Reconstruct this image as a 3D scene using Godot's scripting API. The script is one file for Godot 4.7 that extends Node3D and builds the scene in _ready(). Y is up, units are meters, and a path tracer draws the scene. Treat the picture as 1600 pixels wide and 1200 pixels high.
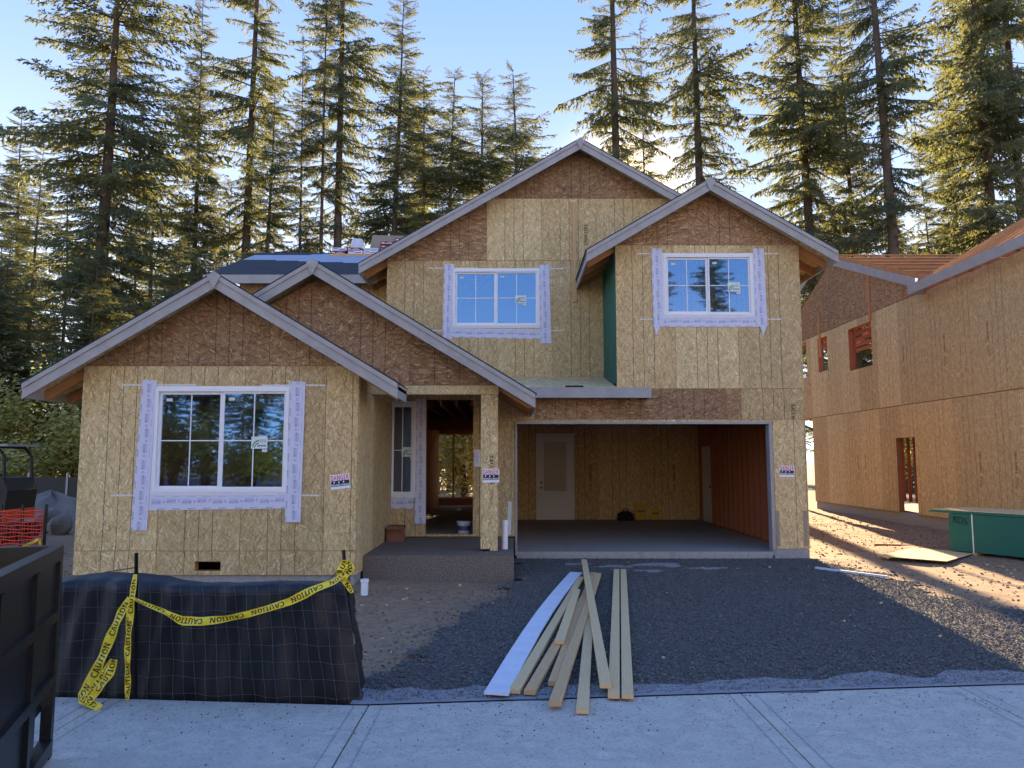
extends Node3D
# A timber-framed house under construction, sheathed in strand board, seen from the pavement across its gravel drive.
# World: y up, metres, the camera stands at the origin and looks along -z. "d" below is depth, i.e. -z.

var rng := RandomNumberGenerator.new()
var M := {}
var names := {}

# ------------------------------------------------------------------ mesh builder
class MB:
	var v := PackedVector3Array()
	var n := PackedVector3Array()
	var uv := PackedVector2Array()
	var ix := PackedInt32Array()
	func tri(a: Vector3, b: Vector3, c: Vector3, ua := Vector2.ZERO, ub := Vector2.ZERO, uc := Vector2.ZERO) -> void:
		var k := v.size()
		var nn := (b - a).cross(c - a).normalized()
		v.append_array(PackedVector3Array([a, b, c]))
		n.append_array(PackedVector3Array([nn, nn, nn]))
		uv.append_array(PackedVector2Array([ua, ub, uc]))
		ix.append_array(PackedInt32Array([k, k + 2, k + 1]))
	# corners run counter-clockwise seen from outside; uv in metres, v along a-d
	func quad(a: Vector3, b: Vector3, c: Vector3, d: Vector3, off := Vector2.ZERO) -> void:
		var k := v.size()
		var nn := (b - a).cross(d - a)
		if nn.length() < 1e-12: nn = (c - b).cross(d - b)
		nn = nn.normalized()
		var w := a.distance_to(b)
		var h := a.distance_to(d)
		v.append_array(PackedVector3Array([a, b, c, d]))
		n.append_array(PackedVector3Array([nn, nn, nn, nn]))
		uv.append_array(PackedVector2Array([off, off + Vector2(w, 0), off + Vector2(w, h), off + Vector2(0, h)]))
		ix.append_array(PackedInt32Array([k, k + 2, k + 1, k, k + 3, k + 2]))
	# box in the frame t: x, y half sizes across, z along
	func box(t: Transform3D, s: Vector3, off := Vector2.ZERO) -> void:
		var p := []
		for k in 8:
			p.append(t * Vector3(s.x * (0.5 if k & 1 else -0.5), s.y * (0.5 if k & 2 else -0.5), s.z * (0.5 if k & 4 else -0.5)))
		quad(p[1], p[3], p[7], p[5], off); quad(p[2], p[0], p[4], p[6], off + Vector2(.37, .2))
		quad(p[3], p[2], p[6], p[7], off + Vector2(.11, .5)); quad(p[0], p[1], p[5], p[4], off + Vector2(.71, .4))
		quad(p[4], p[5], p[7], p[6], off); quad(p[1], p[0], p[2], p[3], off)
	func bb(a: Vector3, b: Vector3, off := Vector2.ZERO) -> void:
		var lo := Vector3(minf(a.x, b.x), minf(a.y, b.y), minf(a.z, b.z))
		var hi := Vector3(maxf(a.x, b.x), maxf(a.y, b.y), maxf(a.z, b.z))
		var s := hi - lo
		# the longest side becomes the grain direction
		var bas := Basis.IDENTITY
		if s.x >= s.y and s.x >= s.z: bas = Basis(Vector3(0, 1, 0), Vector3(0, 0, 1), Vector3(1, 0, 0)); s = Vector3(s.y, s.z, s.x)
		elif s.y >= s.z: bas = Basis(Vector3(0, 0, 1), Vector3(1, 0, 0), Vector3(0, 1, 0)); s = Vector3(s.z, s.x, s.y)
		box(Transform3D(bas, (lo + hi) / 2), s, off)
	func beam(p: Vector3, q: Vector3, w: float, h: float, up := Vector3.UP, off := Vector2.ZERO) -> void:
		var z := (q - p).normalized()
		var x := up.cross(z).normalized()
		if x.length() < 0.5: x = Vector3.RIGHT
		var y := z.cross(x)
		box(Transform3D(Basis(x, y, z), (p + q) / 2), Vector3(w, h, p.distance_to(q)), off)
	func tube(pts: Array, rad: Array, sides := 8, capped := true) -> void:
		var k0 := v.size()
		var along := 0.0
		var ref := Vector3.UP
		for i in pts.size():
			var t: Vector3 = (pts[mini(i + 1, pts.size() - 1)] - pts[maxi(i - 1, 0)]).normalized()
			if i == 0: ref = Vector3.RIGHT if absf(t.y) > 0.9 else Vector3.UP
			var x := ref.cross(t).normalized()
			var y := t.cross(x)
			ref = y
			if i > 0: along += (pts[i] as Vector3).distance_to(pts[i - 1])
			for s in sides + 1:
				var a := TAU * s / sides
				var dir := x * cos(a) + y * sin(a)
				v.append(pts[i] + dir * rad[i]); n.append(dir); uv.append(Vector2(TAU * rad[i] * s / sides, along))
		for i in pts.size() - 1:
			for s in sides:
				var a := k0 + i * (sides + 1) + s
				var b := a + 1
				var c := a + sides + 1
				var d := c + 1
				ix.append_array(PackedInt32Array([a, c, b, b, c, d]))
		if capped:
			for e in [0, pts.size() - 1]:
				var t: Vector3 = (pts[1] - pts[0]).normalized() * -1.0 if e == 0 else (pts[e] - pts[e - 1]).normalized()
				var c := v.size()
				v.append(pts[e]); n.append(t); uv.append(Vector2.ZERO)
				for s in sides + 1:
					v.append(v[k0 + e * (sides + 1) + s]); n.append(t); uv.append(Vector2.ZERO)
				for s in sides:
					ix.append_array(PackedInt32Array([c, c + 2 + s, c + 1 + s] if e > 0 else [c, c + 1 + s, c + 2 + s]))
	# simple polygon (any turn) in the plane t (x, y), front face at +z*t1, back at +z*t0; uv = (p - o) / scale
	func slab(poly: PackedVector2Array, t: Transform3D, t0: float, t1: float, o := Vector2.ZERO, sc := Vector2.ONE, back := true) -> void:
		if Geometry2D.is_polygon_clockwise(poly): poly.reverse()
		var tr := Geometry2D.triangulate_polygon(poly)
		var nz := t.basis.z.normalized()
		for f in ([1, -1] if back else [1]):
			var k := v.size()
			for p in poly:
				v.append(t * Vector3(p.x, p.y, t1 if f > 0 else t0)); n.append(nz * f); uv.append(Vector2((p.x - o.x) / sc.x, 1.0 - (p.y - o.y) / sc.y))
			for q in tr.size() / 3:
				var A := poly[tr[q * 3]]; var B := poly[tr[q * 3 + 1]]; var C := poly[tr[q * 3 + 2]]
				var ccw := (B - A).cross(C - A) > 0
				if ccw == (f > 0): ix.append_array(PackedInt32Array([k + tr[q * 3], k + tr[q * 3 + 2], k + tr[q * 3 + 1]]))
				else: ix.append_array(PackedInt32Array([k + tr[q * 3], k + tr[q * 3 + 1], k + tr[q * 3 + 2]]))
		for i in poly.size():
			var p := poly[i]
			var q := poly[(i + 1) % poly.size()]
			quad(t * Vector3(p.x, p.y, t0), t * Vector3(q.x, q.y, t0), t * Vector3(q.x, q.y, t1), t * Vector3(p.x, p.y, t1))
			for s in 4: uv[uv.size() - 1 - s] = uv[uv.size() - 1 - s] * 0.3
	# the same faces with shared corners and smooth shading
	func smooth() -> ArrayMesh:
		var st := SurfaceTool.new()
		st.begin(Mesh.PRIMITIVE_TRIANGLES)
		st.set_smooth_group(0)
		for k in ix: st.add_vertex(v[k].snapped(Vector3.ONE * .0002))
		st.index(); st.generate_normals()
		return st.commit()
	func mesh() -> ArrayMesh:
		var a := []
		a.resize(Mesh.ARRAY_MAX)
		a[Mesh.ARRAY_VERTEX] = v; a[Mesh.ARRAY_NORMAL] = n; a[Mesh.ARRAY_TEX_UV] = uv; a[Mesh.ARRAY_INDEX] = ix
		var m := ArrayMesh.new()
		m.add_surface_from_arrays(Mesh.PRIMITIVE_TRIANGLES, a)
		return m

# ------------------------------------------------------------------ nodes
func numbered(s: String) -> String:
	names[s] = names.get(s, -1) + 1
	return s if names[s] == 0 else "%s_%03d" % [s, names[s]]
func tag(o: Node3D, label: String, category: String, group := "", kind := "") -> Node3D:
	o.set_meta("label", label)
	if category: o.set_meta("category", category)
	if group: o.set_meta("group", group)
	if kind: o.set_meta("kind", kind)
	return o
func thing(called: String, label: String, category: String, group := "", at := Vector3.ZERO) -> Node3D:
	var o := Node3D.new(); o.name = numbered(called); add_child(o, true); o.position = at
	return tag(o, label, category, group)
func put(called: String, mesh: Mesh, mat: Material, parent: Node = null) -> MeshInstance3D:
	var o := MeshInstance3D.new()
	o.mesh = mesh; o.material_override = mat
	if parent == null or parent == self:
		o.name = numbered(called); add_child(o, true)
	else:
		o.name = called; parent.add_child(o, true)
	return o
func group_node(called: String, parent: Node) -> Node3D:
	var o := Node3D.new(); o.name = called; parent.add_child(o, true); return o
func V(x: float, y: float, d: float) -> Vector3: return Vector3(x, y, -d)
func R(a: float, b: float) -> float: return rng.randf_range(a, b)

# ------------------------------------------------------------------ textures and materials
func lin(r: float, g: float, b: float) -> Color: return Color(r, g, b).linear_to_srgb()
func mat(c: Color, rough := 0.85, tex: Texture2D = null, metal := 0.0) -> StandardMaterial3D:
	var m := StandardMaterial3D.new()
	m.albedo_color = c; m.roughness = rough; m.metallic = metal; m.albedo_texture = tex
	return m
func noise_tex(freq: float, cols: Array, octaves := 5, size := 512, sd := 1, offs: Array = []) -> NoiseTexture2D:
	var f := FastNoiseLite.new(); f.seed = sd; f.frequency = freq; f.fractal_octaves = octaves
	var g := Gradient.new()
	g.colors = PackedColorArray(cols)
	var o := PackedFloat32Array()
	for k in cols.size(): o.append(offs[k] if offs else float(k) / (cols.size() - 1))
	g.offsets = o
	var t := NoiseTexture2D.new(); t.width = size; t.height = size; t.noise = f; t.color_ramp = g; t.seamless = true
	return t
func world_mat(freq: float, cols: Array, metres: float, rough := 0.9, octaves := 5, sd := 1, bump := 0.0) -> StandardMaterial3D:
	var m := mat(Color.WHITE, rough, noise_tex(freq, cols, octaves, 1024, sd))
	m.uv1_triplanar = true; m.uv1_world_triplanar = true; m.uv1_scale = Vector3.ONE / metres
	if bump > 0:
		m.heightmap_enabled = true; m.heightmap_scale = bump
		m.heightmap_texture = noise_tex(freq * 2.0, [Color.BLACK, Color.WHITE], 5, 1024, sd + 7)
	return m
func shade(c: Color, k: float) -> Color: return Color(c.r * k, c.g * k, c.b * k, c.a)

var glyphs := {}
func glyph_tris(text: String, serif := false) -> Array:
	var key := text + str(serif)
	if glyphs.has(key): return glyphs[key]
	var tm := TextMesh.new()
	var f := SystemFont.new(); f.font_names = PackedStringArray(["Droid Sans"]); f.font_weight = 700
	tm.font = f; tm.text = text; tm.font_size = 32; tm.pixel_size = 1.0; tm.depth = 0.1; tm.curve_step = 2.0
	var a := tm.get_mesh_arrays()
	var vs: PackedVector3Array = a[Mesh.ARRAY_VERTEX]
	var ns: PackedVector3Array = a[Mesh.ARRAY_NORMAL]
	var id: PackedInt32Array = a[Mesh.ARRAY_INDEX] if a[Mesh.ARRAY_INDEX] != null else PackedInt32Array(range(vs.size()))
	var out := []
	var box := Rect2()
	var first := true
	for k in id.size() / 3:
		if ns[id[k * 3]].z < 0.5: continue
		var t := []
		for j in 3:
			var p := vs[id[k * 3 + j]]
			t.append(Vector2(p.x, p.y))
			if first: box = Rect2(t[0], Vector2.ZERO); first = false
			box = box.expand(t[j])
		out.append(t)
	glyphs[key] = [out, box]
	return glyphs[key]
# prints text into an image so that it fills the rectangle r (pixels); turned: reads upwards
func print_text(img: Image, text: String, r: Rect2, col: Color, turned := 0) -> void:
	var g := glyph_tris(text)
	var box: Rect2 = g[1]
	if box.size.x <= 0 or box.size.y <= 0: return
	for t in g[0]:
		var p := []
		for q in t:
			var u: float = (q.x - box.position.x) / box.size.x
			var w: float = (q.y - box.position.y) / box.size.y
			if turned == 1: p.append(r.position + Vector2(r.size.x * (1.0 - w), r.size.y * (1.0 - u)))
			elif turned == -1: p.append(r.position + Vector2(r.size.x * w, r.size.y * u))
			else: p.append(r.position + Vector2(r.size.x * u, r.size.y * (1.0 - w)))
		var lo: Vector2 = p[0].min(p[1]).min(p[2])
		var hi: Vector2 = p[0].max(p[1]).max(p[2])
		for y in range(maxi(0, floori(lo.y)), mini(img.get_height() - 1, ceili(hi.y)) + 1):
			for x in range(maxi(0, floori(lo.x)), mini(img.get_width() - 1, ceili(hi.x)) + 1):
				if Geometry2D.point_is_inside_triangle(Vector2(x + .5, y + .5), p[0], p[1], p[2]): img.set_pixel(x, y, col)

# strand board: flakes laid over one another; a sheet is 1.22 m wide and 2.74 m tall
func strand_tex(tones: Array, sd: int, flake: float, spread: float, base_angle: float, marks: bool, stamp_text: String) -> ImageTexture:
	var r := RandomNumberGenerator.new(); r.seed = sd
	var w := 480
	var h := 1080
	var img := Image.create_empty(w, h, false, Image.FORMAT_RGBA8)
	img.fill(tones[0])
	var stamps := []
	for k in 90:
		var L := r.randf_range(18, 46) * flake
		var W := r.randf_range(3.0, 8.5) * flake
		var a := base_angle + r.randfn(0, spread)
		var c: Color = tones[r.randi() % tones.size()]
		c = shade(c, r.randf_range(0.86, 1.1))
		var n := int(L) + 4
		var s := Image.create_empty(n, n, false, Image.FORMAT_RGBA8)
		var ca := cos(a)
		var sa := sin(a)
		var ph := r.randf() * 9.0
		for y in n:
			for x in n:
				var q := Vector2(x - n / 2.0, y - n / 2.0)
				var u := q.x * ca + q.y * sa
				var vv := -q.x * sa + q.y * ca
				var edge: float = W / 2 + sin(u * .4 + ph) * W * .12
				if absf(u) < L / 2 + sin(vv * 1.3 + ph) * 2.0 and absf(vv) < edge:
					var g := 1.0 + 0.07 * sin(vv * 3.1 + ph) + 0.04 * sin(u * .9 + vv * 2 + ph)
					var rim: float = 0.86 if edge - absf(vv) < 0.9 else 1.0
					var cc := shade(c, g * rim); cc.a = 0.9
					s.set_pixel(x, y, cc)
		stamps.append(s)
	for k in int(5200 / (flake * flake)):
		var s: Image = stamps[r.randi() % stamps.size()]
		img.blend_rect(s, Rect2i(Vector2i.ZERO, s.get_size()), Vector2i(r.randi_range(-24, w), r.randi_range(-24, h)))
	for k in 900:
		var c := shade(tones[r.randi() % tones.size()], r.randf_range(0.35, 0.7)); c.a = .8
		var x := r.randi_range(0, w - 3)
		var y := r.randi_range(0, h - 6)
		for j in r.randi_range(1, 5): img.set_pixel(x + (j % 2 if r.randf() < .3 else 0), y + j, c)
	if marks:
		for u in [1.0 / 3, 0.5, 2.0 / 3]:
			var x := int(w * u)
			for y in h:
				if (y / 3 + sd) % 17 == 0: continue
				for dx in 4:
					var o := img.get_pixel(x + dx, y)
					img.set_pixel(x + dx, y, o.lerp(Color(.14, .1, .07), 0.8 if dx % 3 else 0.45))
	if stamp_text:
		print_text(img, stamp_text, Rect2(w * .78, h * .42, 26, 190), Color(.3, .24, .17), -1)
		for k in 5:
			for y in 90 - k * 9:
				if (y * 7 + k * 5) % 11 < 7: img.fill_rect(Rect2i(int(w * .78) + k * 6, int(h * .62) + y, 3, 1), Color(.4, .32, .22))
	img.generate_mipmaps()
	return ImageTexture.create_from_image(img)
func grain_tex(base: Color, dark: Color, sd: int) -> ImageTexture:
	var r := RandomNumberGenerator.new(); r.seed = sd
	var f := FastNoiseLite.new(); f.seed = sd; f.frequency = 0.02; f.fractal_octaves = 4
	var img := Image.create_empty(192, 512, false, Image.FORMAT_RGBA8)
	var knots := []
	for k in 0: knots.append(Vector3(r.randf_range(20, 170), r.randf_range(20, 490), r.randf_range(3, 7)))
	for y in 512:
		for x in 192:
			var wob := f.get_noise_2d(x * .4, y * .35) * 9.0
			var g := 0.5 + 0.5 * sin((x + wob * 3.0) * 0.55)
			g = g * .55 + .45 * (0.5 + f.get_noise_2d(x * 7.0, y * .5))
			var c := base.lerp(dark, clampf(g * .55, 0, 1))
			for kn in knots:
				var dd: float = Vector2((x - kn.x), (y - kn.y) * .5).length() / kn.z
				if dd < 1.5: c = c.lerp(Color(.3, .17, .08), clampf(1.5 - dd, 0, .75))
			img.set_pixel(x, y, c)
	return ImageTexture.create_from_image(img)
func flat_tex(w: int, h: int, fill: Color, draw: Callable) -> ImageTexture:
	var img := Image.create_empty(w, h, false, Image.FORMAT_RGBA8)
	img.fill(fill)
	draw.call(img)
	return ImageTexture.create_from_image(img)
func uvmat(t: Texture2D, rough := 0.85, c := Color.WHITE) -> StandardMaterial3D: return mat(c, rough, t)
func lumber(base: Color, dark: Color, sd: int) -> StandardMaterial3D:
	var m := uvmat(grain_tex(base, dark, sd), 0.8)
	m.uv1_scale = Vector3(1 / .24, 1 / 1.6, 1)
	return m

func make_materials() -> void:
	var tan := [Color8(216, 190, 140), Color8(206, 178, 126), Color8(224, 201, 153), Color8(210, 183, 130), Color8(192, 163, 114), Color8(234, 215, 172), Color8(215, 188, 134)]
	M.osb = [uvmat(strand_tex(tan, 11, 1.0, .55, PI / 2, true, "TALLWALL")), uvmat(strand_tex(tan, 12, 1.05, .6, PI / 2, true, "")), uvmat(strand_tex(tan, 13, 1.1, .7, PI / 2, true, ""))]
	var brown := [Color8(168, 133, 97), Color8(150, 113, 80), Color8(186, 152, 114), Color8(170, 135, 98), Color8(136, 98, 68), Color8(208, 179, 138), Color8(158, 122, 88)]
	M.brown = [uvmat(strand_tex(brown, 21, 1.4, .5, .15, true, "")), uvmat(strand_tex(brown, 22, 1.3, .8, -.2, true, ""))]
	M.sheathing = [uvmat(strand_tex(tan, 31, .95, .5, PI / 2, true, "TALLWALL")), uvmat(strand_tex(tan, 32, 1.0, .55, PI / 2, true, ""))]
	for key in ["osb", "brown", "sheathing"]:
		var more := []
		for m in M[key]:
			for k in [.97, .91]:
				var d: StandardMaterial3D = m.duplicate(); d.albedo_color = Color(k, k * .985, k * .97); more.append(d)
		M[key].append_array(more)
	M.plain_osb = [uvmat(strand_tex(tan, 41, 1.0, .6, PI / 2, false, ""))]
	M.green_side = [uvmat(noise_tex(.02, [Color8(38, 92, 76), Color8(52, 112, 92)], 4, 256, 5), .7)]
	M.stud = lumber(Color8(196, 142, 92), Color8(142, 92, 54), 51)
	M.red_stud = lumber(Color8(168, 104, 66), Color8(120, 66, 42), 52)
	M.pine = lumber(Color8(218, 190, 146), Color8(178, 142, 96), 53)
	M.pine2 = lumber(Color8(206, 172, 126), Color8(160, 120, 78), 54)
	M.fascia = uvmat(noise_tex(.01, [Color8(150, 147, 146), Color8(170, 166, 163)], 5, 256, 6), .65)
	M.primed = uvmat(noise_tex(.012, [Color8(196, 202, 218), Color8(214, 218, 228)], 5, 256, 16), .6)
	M.vinyl = mat(Color8(228, 229, 234), .4)
	M.white_door = mat(Color8(222, 222, 220), .45)
	M.black_metal = uvmat(noise_tex(.03, [Color8(15, 16, 19), Color8(27, 27, 30), Color8(19, 20, 23)], 4, 256, 8), .42)
	M.steel = mat(Color8(128, 130, 136), .4, null, .8)
	M.black_plastic = mat(Color8(22, 22, 25), .5)
	M.rubber = mat(Color8(26, 26, 27), .85)
	M.orange = mat(Color8(226, 84, 28), .45)
	M.net = mat(Color8(232, 74, 48), .6)
	M.grey_plastic = mat(Color8(150, 150, 150), .6)
	M.white_pvc = mat(Color8(226, 228, 232), .45)
	M.card = uvmat(noise_tex(.02, [Color8(128, 84, 62), Color8(144, 96, 70)], 3, 128, 9), .9)
	M.glass = mat(Color(.5, .7, .93, .38), .02, flat_tex(4, 4, Color.WHITE, func(_i): pass), 1.0)
	M.glass.transparency = BaseMaterial3D.TRANSPARENCY_ALPHA
	M.clear = mat(Color(.9, .95, 1, .06), .03)
	M.clear.transparency = BaseMaterial3D.TRANSPARENCY_ALPHA
	M.obscure = mat(Color8(150, 132, 112), .3)
	M.concrete = world_mat(.008, [Color8(166, 160, 152), Color8(194, 187, 177), Color8(180, 173, 164), Color8(206, 198, 187)], 3.3, .88, 6, 61, .12)
	M.concrete.detail_enabled = true
	M.concrete.detail_blend_mode = BaseMaterial3D.BLEND_MODE_MUL
	M.concrete.detail_albedo = noise_tex(.09, [Color(.74, .73, .72), Color(1, 1, 1), Color(.9, .89, .88)], 6, 1024, 62)
	M.concrete.detail_uv_layer = BaseMaterial3D.DETAIL_UV_1
	M.aggregate = world_mat(.06, [Color8(70, 62, 56), Color8(128, 116, 106), Color8(88, 78, 70), Color8(176, 164, 152)], 2.2, .85, 4, 63, .3)
	M.footing = world_mat(.02, [Color8(138, 137, 138), Color8(160, 158, 156)], 2.0, .9, 5, 64, .1)
	M.slab = world_mat(.012, [Color8(136, 133, 130), Color8(160, 156, 151), Color8(146, 143, 139)], 3.0, .75, 6, 65)
	M.dirt = world_mat(.012, [Color8(108, 84, 64), Color8(148, 121, 96), Color8(126, 101, 79), Color8(164, 139, 114)], 3.4, .95, 6, 66, .6)
	M.gravel_bed = world_mat(.1, [Color8(62, 61, 61), Color8(98, 96, 95), Color8(76, 75, 75)], 2.4, .95, 4, 67, .5)
	M.fines = world_mat(.12, [Color8(104, 104, 110), Color8(140, 140, 146), Color8(118, 118, 124)], 2.2, .95, 4, 68, .3)
	M.asphalt = world_mat(.1, [Color8(54, 54, 56), Color8(72, 72, 74)], .9, .9, 4, 69)
	M.shingle = uvmat(noise_tex(.06, [Color8(30, 31, 36), Color8(52, 53, 60), Color8(38, 39, 45)], 4, 256, 70), .92)
	M.underlay = uvmat(flat_tex(256, 256, Color8(156, 162, 178), func(i: Image):
		for y in 256:
			for x in 256:
				if y % 32 < 3: i.set_pixel(x, y, Color8(128, 140, 172))
		for k in 24: i.fill_rect(Rect2i(10 + (k % 6) * 20 + (k / 12) * 90, 12 + (k / 6) * 64, 12, 12), Color8(116, 128, 162))), .6)
	M.bark = uvmat(noise_tex(.05, [Color8(58, 48, 42), Color8(104, 90, 78), Color8(76, 64, 56)], 5, 256, 71), .95)
	M.bark.uv1_scale = Vector3(2.2, .35, 1)
	M.bark.heightmap_enabled = true; M.bark.heightmap_scale = 3.0
	M.bark.heightmap_texture = noise_tex(.05, [Color.BLACK, Color.WHITE], 5, 256, 72)
	M.needles = []
	for c in [[.038, .056, .03], [.044, .058, .029], [.034, .051, .03], [.055, .064, .029]]:
		var m := mat(lin(c[0], c[1], c[2]), .7)
		m.backlight_enabled = true; m.backlight = lin(.26, .27, .09)
		M.needles.append(m)
	M.leaves = []
	for c in [[.11, .11, .034], [.135, .112, .034], [.075, .09, .035]]:
		var m := mat(lin(c[0], c[1], c[2]), .6)
		m.backlight_enabled = true; m.backlight = lin(.9, .8, .25)
		M.leaves.append(m)
	# flashing membrane, printed
	var blue := Color8(84, 104, 168)
	M.flash = uvmat(flat_tex(128, 640, Color8(206, 206, 224), func(i: Image):
		for k in 5:
			var y := 14 + k * 126
			var x := 44 if k % 2 == 0 else 52
			print_text(i, "MOISTOP", Rect2(x + 8, y, 17, 74), blue, 1 if k % 2 == 0 else -1)
			for t in 8: i.fill_rect(Rect2i(x + 28, y + 4 + t * 9, 7, 5), Color8(140, 152, 200))
			for t in 88:
				for xx in [x + 2, x + 40]: i.set_pixel(xx, y - 7 + t, blue)
			print_text(i, "O", Rect2(x + 10, y + 90, 22, 22), Color8(132, 146, 196))
			print_text(i, "MOISTOP", Rect2(4, y + 50, 10, 60), blue, -1)
			for t in 12: i.fill_rect(Rect2i(104, y + 40 + t * 6, 5, 4), Color8(146, 158, 204))), .55)
	M.strip = mat(Color8(214, 212, 208), .7)
	M.danger = uvmat(flat_tex(256, 208, Color8(232, 232, 240), func(i: Image):
		print_text(i, "DANGER", Rect2(10, 10, 236, 70), Color8(196, 30, 56))
		i.fill_rect(Rect2i(8, 88, 240, 82), Color8(20, 22, 48))
		for k in 3:
			i.fill_rect(Rect2i(40 + k * 62, 96 + (k % 2) * 6, 16, 26), Color8(232, 232, 240))
			i.fill_rect(Rect2i(30 + k * 66, 84, 20, 14), Color8(20, 22, 48))
		print_text(i, "Workers Above", Rect2(14, 132, 228, 32), Color8(236, 236, 244))), .5)
	M.notice = uvmat(flat_tex(96, 160, Color8(222, 222, 236), func(i: Image):
		for k in 11: i.fill_rect(Rect2i(10, 14 + k * 12, 76 - (k * 17) % 30, 4), Color8(140, 144, 176))), .6)
	M.sticker = uvmat(flat_tex(128, 80, Color8(214, 224, 222), func(i: Image):
		for x in range(10, 60):
			for y in range(8, 74):
				var q := Vector2(x - 62, y - 78)
				if absf(q.length() - 52) < 5 or absf(q.length() - 36) < 4: i.set_pixel(x, y, Color8(60, 140, 84))
		for k in 6: i.fill_rect(Rect2i(66 + (k % 3) * 18, 20 + (k / 3) * 12, 13, 6), Color8(110, 124, 126))
		for k in 7: i.fill_rect(Rect2i(50 + k * 10, 54 + (k % 2) * 2, 7, 13 - (k % 3) * 2), Color8(50, 70, 70))), .5)
	M.caution = uvmat(flat_tex(512, 48, Color8(236, 206, 40), func(i: Image):
		print_text(i, "CAUTION", Rect2(14, 9, 210, 30), Color8(30, 28, 14))
		print_text(i, "CAUTION", Rect2(270, 9, 210, 30), Color8(30, 28, 14))), .45)
	M.fabric = uvmat(noise_tex(.02, [Color8(15, 16, 22), Color8(24, 25, 32)], 4, 256, 73), .5)
	M.wire = mat(Color8(104, 106, 112), .5, null, .3)
	M.green_stack = mat(Color8(16, 104, 92), .6)
	M.band = mat(Color8(220, 222, 222), .5)
	M.ink = mat(Color8(22, 30, 30), .7)
	M.bundle = [uvmat(flat_tex(128, 48, Color8(122, 34, 58), func(i: Image):
		i.fill_rect(Rect2i(10, 14, 26, 18), Color8(220, 214, 220)); i.fill_rect(Rect2i(60, 8, 40, 12), Color8(186, 160, 176))
		for k in 6: i.fill_rect(Rect2i(44 + k * 12, 26, 8, 13), Color8(228, 220, 226))), .45), uvmat(flat_tex(128, 48, Color8(206, 210, 222), func(i: Image):
		i.fill_rect(Rect2i(8, 10, 44, 12), Color8(90, 96, 130)); i.fill_rect(Rect2i(60, 24, 56, 12), Color8(140, 80, 100))), .5)]
	M.tarp = mat(Color8(150, 138, 122), .7)
	M.chip = mat(Color8(196, 164, 118), .9)
	M.dark_clod = uvmat(noise_tex(.05, [Color8(78, 62, 50), Color8(118, 98, 82)], 3, 128, 74), .95)
	M.rock = world_mat(.03, [Color8(104, 94, 84), Color8(140, 128, 116)], 1.2, .9, 5, 75, .8)
	M.pale_spill = world_mat(.05, [Color8(128, 128, 132), Color8(158, 157, 158)], .7, .9, 5, 76, .3)

# ------------------------------------------------------------------ walls
func rect_poly(a: float, b: float, c: float, d: float) -> PackedVector2Array:
	return PackedVector2Array([Vector2(a, b), Vector2(c, b), Vector2(c, d), Vector2(a, d)])
# all pieces of poly that lie in the rectangle and outside the openings
func cut(piece: PackedVector2Array, poly: PackedVector2Array, holes: Array) -> Array:
	var now: Array = Array(Geometry2D.intersect_polygons(piece, poly), TYPE_NIL, "", null)
	for h in holes:
		var r: Rect2 = h
		var hp := rect_poly(r.position.x, r.position.y, r.end.x, r.end.y)
		var next := []
		for p in now:
			var got := Geometry2D.clip_polygons(p, hp)
			var holed := false
			for g in got: holed = holed or Geometry2D.is_polygon_clockwise(g)
			if holed:
				var cx := r.get_center().x
				for side in [rect_poly(-99, -99, cx, 99), rect_poly(cx, -99, 99, 99)]:
					for half in Geometry2D.intersect_polygons(p, side):
						for g in Geometry2D.clip_polygons(half, hp): next.append(g)
			else: next.append_array(got)
		now = next
	return now
# the framed core of a wall: one mesh, no holes, from w = -deep to 0 in the wall's frame
func core(called: String, parent: Node, t: Transform3D, poly: PackedVector2Array, holes: Array, deep: float, m: Material) -> MeshInstance3D:
	var b := MB.new()
	var xs := []
	for p in poly: xs.append(p.x)
	var lo: float = xs.min()
	var hi: float = xs.max()
	var at := [lo, hi]
	for h in holes: at.append_array([h.position.x, h.end.x])
	at.sort()
	for i in at.size() - 1:
		if at[i + 1] - at[i] < 0.002 or at[i] < lo - .001 or at[i + 1] > hi + .001: continue
		for p in cut(rect_poly(at[i], -50, at[i + 1], 50), poly, holes):
			if p.size() >= 3: b.slab(p, t, -deep, 0.0, Vector2.ZERO, Vector2(.24, 1.6))
	return put(called, b.mesh(), m, parent)
# lays sheets over a wall; bands: [v0, v1, materials, u start, sheet width]
func sheathe(parent: Node, t: Transform3D, poly: PackedVector2Array, holes: Array, bands: Array) -> void:
	var lo := poly[0].x
	var hi := lo
	for p in poly: lo = minf(lo, p.x); hi = maxf(hi, p.x)
	for bd in bands:
		var mats: Array = bd[2]
		var w: float = bd[4] if bd.size() > 4 else 1.22
		var u: float = bd[3]
		var lim: float = bd[5] if bd.size() > 5 else hi
		while u > lo: u -= w
		while u < minf(hi, lim):
			var a := maxf(u, bd[6] if bd.size() > 6 else -99.0)
			var e := minf(u + w, lim)
			if e - a > .02:
				var g := .0035
				var pieces := cut(rect_poly(a + g, bd[0] + g, e - g, bd[1] - g), poly, holes)
				if pieces.size():
					var flip := rng.randi() % 2 == 1
					var off := Vector2(u, bd[0] - R(0, maxf(0.0, 2.74 - (bd[1] - bd[0]))))
					var m: Material = mats[rng.randi() % mats.size()]
					var out := .0115 + R(0, .0025)
					for p in pieces:
						if p.size() < 3: continue
						var b := MB.new()
						b.slab(p, t, 0.0005, out, off, Vector2(1.22, 2.74), false)
						if flip:
							for k in b.uv.size(): b.uv[k] = Vector2(1.0 - b.uv[k].x, b.uv[k].y)
						put("osb_panel", b.mesh(), m, parent)
			u += w
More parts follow.
